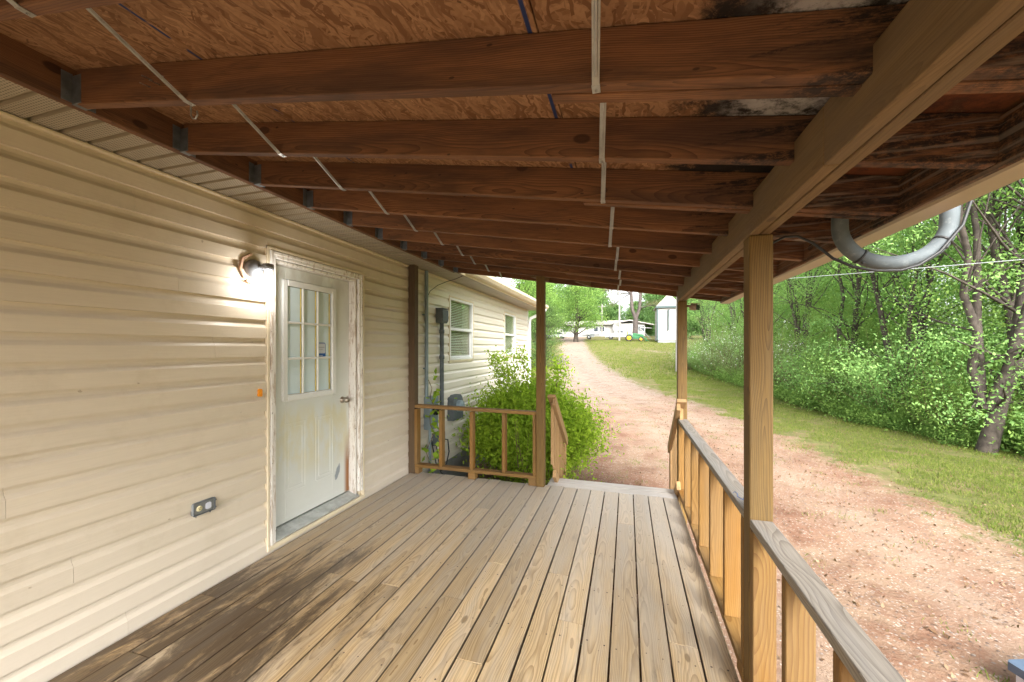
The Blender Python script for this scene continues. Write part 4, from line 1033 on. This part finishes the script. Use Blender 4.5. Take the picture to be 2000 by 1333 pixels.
shr = [(0, 7.9, 9.3, .2, .62, 'low leafy shrub at the right edge of the picture, right of the forked trunk'),
       (1, 7.35, 11.3, 1.9, .8, 'leafy shrub just left of the forked tree trunk'),
       (0, 6.9, 12.7, 3., .95, 'dense green shrub at the wood edge right of the nearest post'),
       (1, 6.75, 14.4, 4.2, 1.0, 'rounded green shrub at the wood edge, second beyond the forked tree'),
       (0, 6.6, 16.4, 5.3, 1.0, 'dark green shrub at the wood edge seen close right of the nearest post'),
       (2, 6.5, 18.6, .6, 1.0, 'pale flowering shrub close right of the nearest post'),
       (1, 6.6, 21.0, 2.5, .9, 'green shrub hidden partly by the nearest post'),
       (2, 6.0, 23.4, 1.3, 1.15, 'large white flowering shrub between the two right-hand posts'),
       (2, 5.6, 26.8, 3.3, 1.1, 'white flowering shrub nearer the far right post'),
       (0, 5.3, 29.6, 4.4, .9, 'green shrub right beside the far right post'),
       (2, 4.3, 31.5, 5.1, .75, 'spreading white flowering shrub at the foot of the grey utility pole'),
       (1, 5.2, 33.5, .1, .8, 'leafy shrub behind the far right post and pole')]
for (mi, x, y, rot, s, lab) in shr: place_tree(SH[mi], x, y, rot, s, lab, 'shrub', 'shrub', 'shrubs along the wood edge', ('stem', 'foliage'))
sp = []; rr = random.Random(9)
for y in np.arange(6, 46, 2.6):
    for x in (10.6, 15.): sp.append((rr.randrange(2), x+rr.uniform(-1, 1)+(2.5 if y < 9 else 0), y+rr.uniform(-1, 1), rr.uniform(0, 6), rr.uniform(.5, .78)))
join_foliage('woodland', TB, sp, 'dense woodland foliage filling the background on the right')
us = [(rr.randrange(2), rr.uniform(8.6, 12.5), y+rr.uniform(-.6, .6), rr.uniform(0, 6), rr.uniform(.7, 1.1)) for y in np.arange(8, 40, .9)]
join_foliage('undergrowth', SH, us, 'tangled undergrowth beneath the wood-edge trees')
# ground cover skirt along the wood edge
sk = []
for y in np.arange(8.5, 36, .14):
    e = float(np.interp(y, [8, 9.2, 9.8, 11, 13.8, 21, 30, 36], [7.6, 7.0, 6.7, 6.2, 5.7, 5.3, 4.7, 4.4])); sk.append((rr.randrange(2), e+rr.uniform(.1, 1.3), y, rr.uniform(0, 6), rr.uniform(.6, 1.5)))
WD = [make_shrub(81, .42, .42, 16, 34, .065, 'leaf', 3), make_shrub(82, .34, .48, 16, 34, .06, 'leaf2', 4)]
join_foliage('ground_cover', WD, sk, 'low weeds and ivy skirting the wood edge')
# dead-looking bare trunks seen inside the wood
g_tr = make_tree(51, 9, .11, 4, 1.2, 14, 40, .09, 1, .2, (.2, 0), .3)
for (x, y, rot, lab) in ((8.9, 11.3, 0, 'straight dark trunk rising inside the wood, right of the forked tree'), (9.7, 11.2, 2, 'second straight trunk near the right edge of the picture'), (8.2, 14.6, 4, 'thin straight trunk deep in the wood left of the forked tree')):
    place_tree(g_tr, x, y, rot, 1.0, lab, 'tree', 'tree', 'bare trunks inside the wood')

# --- trees up the drive
place_tree(make_tree(61, 11.5, .42, 2.2, 5.4, 95, 170, .26, 1, .2, (0, 0), .8, 1., .6, 'leaf2'), -9.0, 70.5, 0, 1.0, 'broad light green tree in front of the white house', 'tree')
place_tree(make_tree(62, 10, .35, 2.0, 4.6, 80, 160, .26, 1, .2, (0, 0), .8, 1., .6, 'leaf2'), -15.5, 66, 1, 1.1, 'second broad tree up the drive, left of the one before the white house', 'tree')
place_tree(make_tree(63, 5.4, .16, .1, 1.7, 80, 220, .10, 1, .2, (0, 0), .34, 1.25, 1.0, 'cedar'), -6.6, 31, 1, 1.0, 'rounded cedar bush at the left of the drive beyond the house corner', 'tree', 'cedar_tree')
place_tree(make_tree(64, 8, .2, .4, 2.6, 70, 170, .15, 1, .2, (0, 0), .5, 1., .9, 'leaf2'), -9.3, 34, 1, 1.1, 'leafy tree rising beyond the far corner of the house', 'tree')
# forked pine
rp = random.Random(5); g = G(); x0, y0 = 1.5, 78.5; zb = gz(x0, y0)
tr_pts = [Vector((0, 0, -.3)), Vector((0, 0, 1.5)), Vector((.1, 0, 4.0))]
g.tube(tr_pts, [.62, .52, .48], 10, False)
fk = [([Vector((.1, 0, 3.9)), Vector((-.6, 0, 6)), Vector((-.75, .1, 9)), Vector((-.5, 0, 13)), Vector((-.9, 0, 17))], [.36, .33, .3, .24, .1]), ([Vector((.1, 0, 3.9)), Vector((.8, 0, 6)), Vector((1.0, .1, 9)), Vector((1.6, 0, 13)), Vector((1.9, 0, 17))], [.34, .31, .27, .2, .1])]
cl = []
for pts, rs in fk: g.tube(pts, rs, 8, False)
for (fi, k, dx, dz) in ((0, 2, -4.5, -.6), (0, 2, -3.6, -2.2), (0, 2, -5.2, .8), (1, 2, 5.2, .9), (1, 1, 3.6, .4), (1, 3, 5.5, .5), (0, 3, -4.5, 1.), (1, 3, 3.8, 2.4), (0, 3, -3.6, 2.6), (0, 4, 0, 1), (1, 4, 0, 1), (0, 4, -2.5, .5), (1, 4, 2.5, .5)):
    b = fk[fi][0][k]; e = b+Vector((dx, rp.uniform(-1.5, 1.5), dz)); bp, br = limb(b, e, .13, .03, .12, rp, 5); g.tube(bp, br, 5, False)
    for q in bp[2:]:
        for _ in range(2): cl.append(q+Vector((rp.uniform(-.7, .7), rp.uniform(-.7, .7), rp.uniform(-.1, .6))))
P = np.concatenate([rng.normal(size=(130, 3))*np.array([.5, .5, .28])+np.array(c) for c in cl]); Vv, Qq = leaf_quads(P, .30, .2, .12)
tm = bpy.data.meshes.new('trunk'); tm.from_pydata(g.v, [], g.f); tm.update(); tm.materials.append(M['bark2']); tm.polygons.foreach_set('use_smooth', [True]*len(g.f))
place_tree((tm, fast_mesh('crown', Vv, Qq, rng.uniform(0, 1, len(P)), 'needle')), x0, y0, 0, 1.0, 'tall forked pine tree with grey trunk behind the tractor', 'tree', 'pine_tree')
# far wood
FB = [make_tree(71, 15, .3, .2, 5.2, 70, 120, .5, 1, .2, (0, 0), 1.0, 1., .8, 'farleaf'), make_tree(72, 17, .3, .2, 4.6, 70, 120, .5, 1, .2, (0, 0), 1.0, 1., .8, 'farleaf')]
sp = []; rr = random.Random(19)
for yb in (112, 122, 134):
    for x in np.arange(-75, 60, 6.5):
        dip = .62 if -6 < x < 8 else 1.0
        sp.append((rr.randrange(2), x+rr.uniform(-2, 2), yb+rr.uniform(-3, 3)-abs(x)*.12, rr.uniform(0, 6), rr.uniform(.8, 1.15)*dip))
for (x, y, s) in ((8, 84, .5), (12, 80, .6), (16, 74, .6), (20, 66, .55), (14, 60, .5), (18, 52, .55), (11, 92, .6), (6, 100, .5), (24, 58, .6)): sp.append((rr.randrange(2), x, y, rr.uniform(0, 6), s))
join_foliage('far_wood', FB, sp, 'pale green distant woodland behind the white house')

# ================================================================== grass, gravel, litter
def scatter(n, x0, x1, y0, y1, want, power=1.0):
    x = rng.uniform(x0, x1, n); y = y0+(y1-y0)*rng.random(n)**power
    d = dirt_mask(x, y)+.35*np.sin(x*1.7+y*.9)*np.sin(y*1.3-x*.6)*.6+rng.normal(0, .12, n)
    if want == 'grass': d = d+.30*np.sin(x*2.9+1.3*np.sin(y*1.9))*np.sin(y*2.3+1.1*np.sin(x*2.2))+.22*np.sin(x*6.3+y*1.7)*np.sin(y*5.7)
    ok = (d < .26) if want == 'grass' else (d > .5)
    ok &= ~((x < .7) & (y < 4.3)); ok &= ~((x < -2.4) & (y < 10.2)); ok &= ~((x < .6) & (x > -.95) & (y < 5.1))
    return x[ok], y[ok]
def blades(x, y, hmin, hmax, wd):
    n = len(x); z = gz0(x, y)+gzn(x, y); a = rng.uniform(0, 2*math.pi, n); h = rng.uniform(hmin, hmax, n)
    lean = rng.normal(size=(n, 2))*h[:, None]*.45; dx, dy = np.cos(a)*wd, np.sin(a)*wd
    A = np.stack([x-dx, y-dy, z-.005], 1); B = np.stack([x+dx, y+dy, z-.005], 1); C = np.stack([x+lean[:, 0], y+lean[:, 1], z+h], 1)
    return np.stack([A, B, C], 1).reshape(-1, 3), np.arange(3*n).reshape(n, 3)
px, py = scatter(330000, 1.5, 9.5, 3.5, 26, 'grass', 1.35)
px2, py2 = scatter(60000, -12, 8, 24, 75, 'grass', 1.2)
pick = rng.random(30000); px3 = rng.uniform(.7, 4.2, 4200); py3 = rng.uniform(1.5, 12, 4200)          # stray tufts on the drive
cx = rng.uniform(-1, 4, 130); cy = rng.uniform(2, 16, 130); tx = np.repeat(cx, 28)+rng.normal(0, .07, 130*28); ty = np.repeat(cy, 28)+rng.normal(0, .07, 130*28)
okt = ~((tx < .75) & (ty < 5.2)); tx, ty = tx[okt], ty[okt]
b1 = blades(px, py, .018, .065, .0045); b2 = blades(px2, py2, .06, .20, .02); b3 = blades(tx, ty, .012, .045, .004)
Vv = np.concatenate([b1[0], b2[0], b3[0]]); nn_ = len(Vv)//3
link('grass', fast_mesh('grass', Vv, np.arange(3*nn_).reshape(-1, 3), np.clip(rng.normal(.5, .25, nn_), 0, 1), 'grass'))
tag(bpy.data.objects['grass'], 'short patchy grass between the drive and the wood', None, None, 'stuff')
gx, gy = scatter(30000, -2.3, 4.3, .5, 30, 'dirt', 1.8); n = len(gx); s = rng.uniform(.003, .011, n)*(1+gy*.03); z = gz0(gx, gy)+gzn(gx, gy)
oct_ = np.array([[1, 0, 0], [0, 1, 0], [-1, 0, 0], [0, -1, 0], [0, 0, .6]]); an = rng.uniform(0, 6.28, n); ca, sa = np.cos(an), np.sin(an)
VV = np.stack([np.stack([gx+(o[0]*ca-o[1]*sa)*s*(1 if i % 2 else 1.4), gy+(o[0]*sa+o[1]*ca)*s, z+o[2]*s], 1) for i, o in enumerate(oct_)], 1).reshape(-1, 3)
fq = np.array([[0, 1, 4], [1, 2, 4], [2, 3, 4], [3, 0, 4]]); QQ = (np.arange(n)[:, None, None]*5+fq[None]).reshape(-1, 3)
tag(link('gravel', fast_mesh('gravel', VV, QQ, np.repeat(rng.random(n), 4), 'stone')), 'loose pale gravel scattered over the clay drive', None, None, 'stuff')
lx = np.concatenate([rng.uniform(.7, 7, 5200), rng.uniform(-1.5, 4, 1500)]); ly2 = np.concatenate([1+rng.random(5200)**1.5*17, 5+rng.random(1500)*18]); ok = ~((lx < .75) & (ly2 < 5.2)); lx, ly2 = lx[ok], ly2[ok]
C = np.stack([lx, ly2, gz0(lx, ly2)+gzn(lx, ly2)+.008], 1); Vv, Qq = leaf_quads(C, .042, 1.6, .5)
tag(link('leaf_litter', fast_mesh('leaf_litter', Vv, Qq, rng.random(len(C)), 'litter')), 'brown dead leaves littering the drive and grass', None, None, 'stuff')

# ================================================================== far buildings, vehicles, poles
def far_pole(x, y, r, h, label, arm=False):
    z = gz(x, y); t = thing('utility_pole', (x, y, z), label, 'utility pole', 'utility poles along the drive')
    G().tube([(x, y, z-.4), (x+.03, y, z+h)], [r*1.15, r*.8], 12).build('shaft', 'pole', t)
    if arm: G().bar((x-.9, y, z+h-.5), (x+.9, y, z+h-.5), .1, .12).build('cross_arm', 'pole', t)
    else: G().box((x+.03, y, z+h+.02), (r*1.5, r*1.5, .05)).build('cap', 'galv', t)
far_pole(3.40, 29.2, .135, 8.5, 'pale utility pole just left of the far right porch post')
far_pole(-1.38, 73.0, .16, 11, 'tall pale utility pole beside the white pickup')
far_pole(-5.6, 91, .15, 7.6, 'thin far utility pole with a short cross arm by the white house', True)
hx, hy = -9.0, 97.0; hz_ = gz(hx, hy)
fh = thing('white_house', (hx, hy, hz_), 'long low white house with pale roof at the end of the drive', 'house')
G().box((hx-2.5, hy+3, hz_+1.4), (19, 6, 3.0)).build('wall', 'fwall', fh); G().box((hx+9.5, hy+2, hz_+1.5), (7., 7, 3.1)).build('garage_wall', 'fwall', fh)
G().prism([(hx-13, hy-.9, hz_+2.85), (hx-13, hy+3, hz_+4.1), (hx-13, hy+7, hz_+2.85)], (21, 0, 0)).build('roof', 'froof', fh)
G().prism([(hx+5.6, hy-2.2, hz_+3.2), (hx+9.6, hy-2.2, hz_+3.9), (hx+15., hy-2.2, hz_+2.7), (hx+15., hy-2.2, hz_+2.5), (hx+9.6, hy-2.2, hz_+3.6), (hx+5.6, hy-2.2, hz_+3.0)], (0, 8.5, 0)).build('garage_roof', 'froof', fh)
for (x, w_) in ((hx+1.6, 1.0), (hx+3.1, 1.0), (hx-6, 1.2), (hx+12.2, 1.4)):
    yf = hy-.02 if x < hx+5 else hy-1.52
    wn = G().box((x, yf, hz_+1.75), (w_+.2, .08, 1.35)).build('window', 'white', fh); G().box((x, yf-.05, hz_+1.75), (w_, .03, 1.15), 0, .002).build('pane', 'cardark', wn)
for x in (hx-9.5, hx-4, hx-.2): G().box((x, hy-.8, hz_+1.3), (.15, .15, 3.0)).build('porch_column', 'fwall', fh)
# tall white shed
sx0, sy0 = 4.75, 67.; sz0 = gz(sx0, sy0)-.2
shd = thing('tall_shed', (sx0+3, sy0+3, sz0), 'tall white metal shed with dark trim left of the far right post', 'shed')
zb2 = 2.75; G().box((sx0+1.7, sy0+3, zb2+2.75), (3.4, 6, 5.5)).build('wall', 'fwall', shd)
G().prism([(sx0-.3, sy0-.3, zb2+5.5), (sx0+1.7, sy0-.3, zb2+7.6), (sx0+3.7, sy0-.3, zb2+5.5), (sx0+3.7, sy0-.3, zb2+5.35), (sx0-.3, sy0-.3, zb2+5.35)], (0, 6.6, 0)).build('roof', 'froof', shd)
G().box((sx0+1.7, sy0-.33, zb2+5.42), (4., .1, .3)).build('eave_trim', 'shedtrim', shd); G().box((sx0-.02, sy0-.03, zb2+2.7), (.22, .22, 5.4)).build('corner_trim', 'shedtrim', shd)
G().tube([(sx0+1.6, sy0-.2, zb2+1.6), (sx0+1.6, sy0-.2, zb2+4.9), (sx0+1.8, sy0-.2, zb2+5.0)], .10, 8).build('vent_pipe', 'shedtrim', shd); G().box((sx0+1.7, sy0+3, zb2-.5), (3.2, 5.8, 1.2)).build('base', 'found', shd)
# frame beside the shed
fx, fy = 2.8, 72.; fz = gz(fx, fy); mf = thing('metal_frame', (fx, fy, fz), 'pale metal frame stand beside the tall shed', 'frame')
G().tube([(fx-.6, fy, fz), (fx-.6, fy, fz+2.4)], .08, 6).build('upright', 'galv', mf); G().tube([(fx-.6, fy, fz+2.4), (fx+1.4, fy, fz+2.3)], .07, 6).build('crossbar', 'galv', mf); G().tube([(fx-.5, fy, fz+2.2), (fx+1.2, fy, fz+.4)], .07, 6).build('brace', 'galv', mf)
# pickup
def wheel(parent, c, r, w_, rim='chrome', axis=(0, 1, 0), k=.6):
    ax = Vector(axis); c = Vector(c)
    wh_ = G().lathe([(r*k, -w_/2), (r*.94, -w_/2), (r, -w_*.35), (r, w_*.35), (r*.94, w_/2), (r*k, w_/2), (r*k, -w_/2)], c, ax, 20).build('wheel', 'tyre', parent)
    G().lathe([(0, -w_*.3), (r*.25, -w_*.42), (r*.3, -w_*.2), (r*k, -w_*.25), (r*k, w_*.25), (0, w_*.3)], c, ax, 16).build('rim', rim, wh_)
tx0, ty0 = -4.0, 77.5; tz0 = gz(tx0+2, ty0)+.1
tk = thing('pickup_truck', (tx0+2.4, ty0, tz0), 'white pickup truck parked behind the green tractor', 'truck')
g = G(); bz = tz0+.42
G().prism([(tx0, ty0-.9, bz), (tx0, ty0-.9, bz+.72), (tx0+1.9, ty0-.9, bz+.74), (tx0+4.0, ty0-.9, bz+.70), (tx0+5.1, ty0-.9, bz+.58), (tx0+5.2, ty0-.9, bz+.05), (tx0+4.8, ty0-.9, bz)], (0, 1.8, 0)).build('body', 'carpaint', tk)
G().prism([(tx0+1.9, ty0-.8, bz+.745), (tx0+2.1, ty0-.8, bz+1.30), (tx0+3.1, ty0-.8, bz+1.32), (tx0+3.8, ty0-.8, bz+.705)], (0, 1.6, 0)).build('cab', 'carpaint', tk)
for a, b_ in ((2.12, 2.62), (2.70, 3.4)): G().prism([(tx0+a, ty0-.815, bz+.80), (tx0+a+.06, ty0-.815, bz+1.22), (tx0+min(b_, 3.12), ty0-.815, bz+1.22), (tx0+b_, ty0-.815, bz+.80)], (0, .02, 0)).build('side_window', 'cardark', tk)
for x in (.95, 4.15):
    for s in (-.78, .78): wheel(tk, (tx0+x, ty0+s, tz0+.40), .40, .26)
G().box((tx0-.02, ty0-.7, bz+.5), (.06, .3, .2)).build('tail_lamp', 'redlamp', tk); G().box((tx0-.08, ty0, bz+.02), (.14, 1.8, .18)).build('bumper', 'chrome', tk)
# tractor
ax0, ay0 = -.35, 71.2; az0 = gz(ax0+1.5, ay0)
tc = thing('tractor', (ax0+1.6, ay0, az0), 'green tractor with yellow wheels parked up the drive', 'tractor')
G().prism([(ax0+1.25, ay0-.32, az0+.75), (ax0+1.25, ay0-.32, az0+1.42), (ax0+1.6, ay0-.32, az0+1.45), (ax0+2.9, ay0-.32, az0+1.22), (ax0+3.15, ay0-.32, az0+1.05), (ax0+3.1, ay0-.32, az0+.65)], (0, .64, 0)).build('hood', 'tgreen', tc)
G().box((ax0+1.6, ay0, az0+.66), (3., .4, .35)).build('chassis', 'tgreen', tc)
for s in (-.72, .72):
    wheel(tc, (ax0+.65, ay0+s, az0+.62), .62, .38, 'tyellow', (0, 1, 0), .62); wheel(tc, (ax0+2.65, ay0+s*.85, az0+.40), .40, .25, 'tyellow', (0, 1, 0), .6)
    G().prism([(ax0+.0, ay0+s-.2, az0+1.0), (ax0+.2, ay0+s-.2, az0+1.28), (ax0+1.1, ay0+s-.2, az0+1.30), (ax0+1.35, ay0+s-.2, az0+.8), (ax0+1.05, ay0+s-.2, az0+1.22), (ax0+.25, ay0+s-.2, az0+1.2)], (0, .4, 0)).build('fender', 'tgreen', tc)
    G().tube([(ax0+.35, ay0+s*.75, az0+.9), (ax0+.30, ay0+s*.75, az0+2.35)], .05, 6).build('roll_bar_post', 'black', tc)
G().bar((ax0+.30, ay0-.55, az0+2.37), (ax0+.30, ay0+.55, az0+2.37), .09, .09).build('roll_bar', 'black', tc)
G().box((ax0+.62, ay0, az0+1.25), (.5, .5, .14), 0, .03).box((ax0+.42, ay0, az0+1.5), (.12, .5, .42), 0, .03).build('seat', 'tyellow', tc)
G().lathe([(.19, -.015), (.22, 0), (.19, .015)], (ax0+1.2, ay0, az0+1.62), (-.5, 0, 1), 14).build('steering_wheel', 'black', tc)
for s in (-.5, .5): G().tube([(ax0+1.5, ay0+s, az0+1.3), (ax0+2.5, ay0+s, az0+1.15), (ax0+3.5, ay0+s, az0+.4)], .07, 6).build('loader_arm', 'tgreen', tc)
G().prism([(ax0+3.4, ay0-.85, az0+.1), (ax0+3.45, ay0-.85, az0+.65), (ax0+3.55, ay0-.85, az0+.68), (ax0+3.55, ay0-.85, az0+.2), (ax0+4.0, ay0-.85, az0+.12), (ax0+4.0, ay0-.85, az0+.05)], (0, 1.7, 0)).build('bucket', 'tgreen', tc)
# dish, trailer, car
dx, dy = -1.95, 86.; dz_ = gz(dx, dy); ds = thing('satellite_dish', (dx, dy, dz_), 'round white satellite dish behind the tall utility pole', 'satellite dish')
G().tube([(dx, dy, dz_-.2), (dx, dy, dz_+2.)], .07, 8).build('mast', 'galv', ds); G().lathe([(0, .0), (.6, -.12), (1.05, -.35), (1.08, -.35), (.6, -.06), (0, .06)], (dx, dy-.1, dz_+2.3), (0, 1, .25), 20).build('reflector', 'carpaint', ds)
lx0, ly0 = -7.2, 80.; lz0 = gz(lx0, ly0); tl = thing('utility_trailer', (lx0, ly0, lz0), 'low dark utility trailer left of the pickup', 'trailer')
G().box((lx0, ly0, lz0+.85), (3.6, 1.6, .14)).build('bed', 'shedtrim', tl); G().box((lx0+.4, ly0-.5, lz0+.75), (.8, .5, .7)).build('toolbox', 'found', tl); G().tube([(lx0+1.7, ly0, lz0+.8), (lx0+2.7, ly0, lz0+.75)], .06, 6).build('drawbar', 'galv', tl)
for s in (-.8, .8): wheel(tl, (lx0-.3, ly0+s, lz0+.38), .36, .22)
qx, qy = -15.0, 84.; qz = gz(qx, qy); cr = thing('parked_car', (qx, qy, qz), 'white car parked at the left end of the drive, half hidden by leaves', 'car')
G().prism([(qx-2.1, qy-.85, qz+.35), (qx-2.1, qy-.85, qz+.85), (qx-1., qy-.85, qz+.95), (qx+1.6, qy-.85, qz+.92), (qx+2.15, qy-.85, qz+.75), (qx+2.15, qy-.85, qz+.35)], (0, 1.7, 0)).build('body', 'carpaint', cr)
G().prism([(qx-1.0, qy-.75, qz+.955), (qx-.4, qy-.75, qz+1.42), (qx+.8, qy-.75, qz+1.42), (qx+1.5, qy-.75, qz+.925)], (0, 1.5, 0)).build('cabin', 'cardark', cr)
G().prism([(qx-.38, qy-.76, qz+1.425), (qx-.38, qy-.76, qz+1.46), (qx+.78, qy-.76, qz+1.46), (qx+.78, qy-.76, qz+1.425)], (0, 1.52, 0)).build('roof', 'carpaint', cr)
for x in (-1.3, 1.35):
    for s in (-.74, .74): wheel(cr, (qx+x, qy+s, qz+.33), .33, .22)
# overhead wires
wr = thing('power_line', (6., 16.4, 4.0), 'pale overhead wire stretched across the wood at the right', 'wire')
pts = []
for i in range(25): t_ = i/24; pts.append(Vector((3.4, 29.2, 6.3)).lerp(Vector((24, 21, 5.5)), t_)-Vector((0, 0, 1)))
a, b_ = Vector((3.42, 29.2, 6.0)), Vector((5.55, 1.2, 1.95)); pts = [a.lerp(b_, i/24)-Vector((0, 0, .12*math.sin(math.pi*i/24))) for i in range(25)]
G().tube(pts, .007, 5).build('strand', 'wire', wr)
# slate-blue lid lying on the drive at the bottom right
bx, by = 2.20, 3.09; bz_ = gz(bx, by); bl = thing('storage_tote', (bx+.3, by, bz_), 'slate-blue plastic lidded tote cut off by the bottom right corner', 'storage tote')
G().prism([(bx+a_, by+c_, bz_+.0) for a_, c_ in ((.03, -.02), (.50, .14), (.66, -.35), (.19, -.51))], (0, 0, .12)).build('tub', 'paper', bl)
G().prism([(bx+a_, by+c_, bz_+.12) for a_, c_ in ((.0, -.01), (.02, .01), (.51, .17), (.54, .16), (.70, -.35), (.69, -.38), (.19, -.54), (.16, -.53))], (0, 0, .05)).build('lid', 'slate', bl)
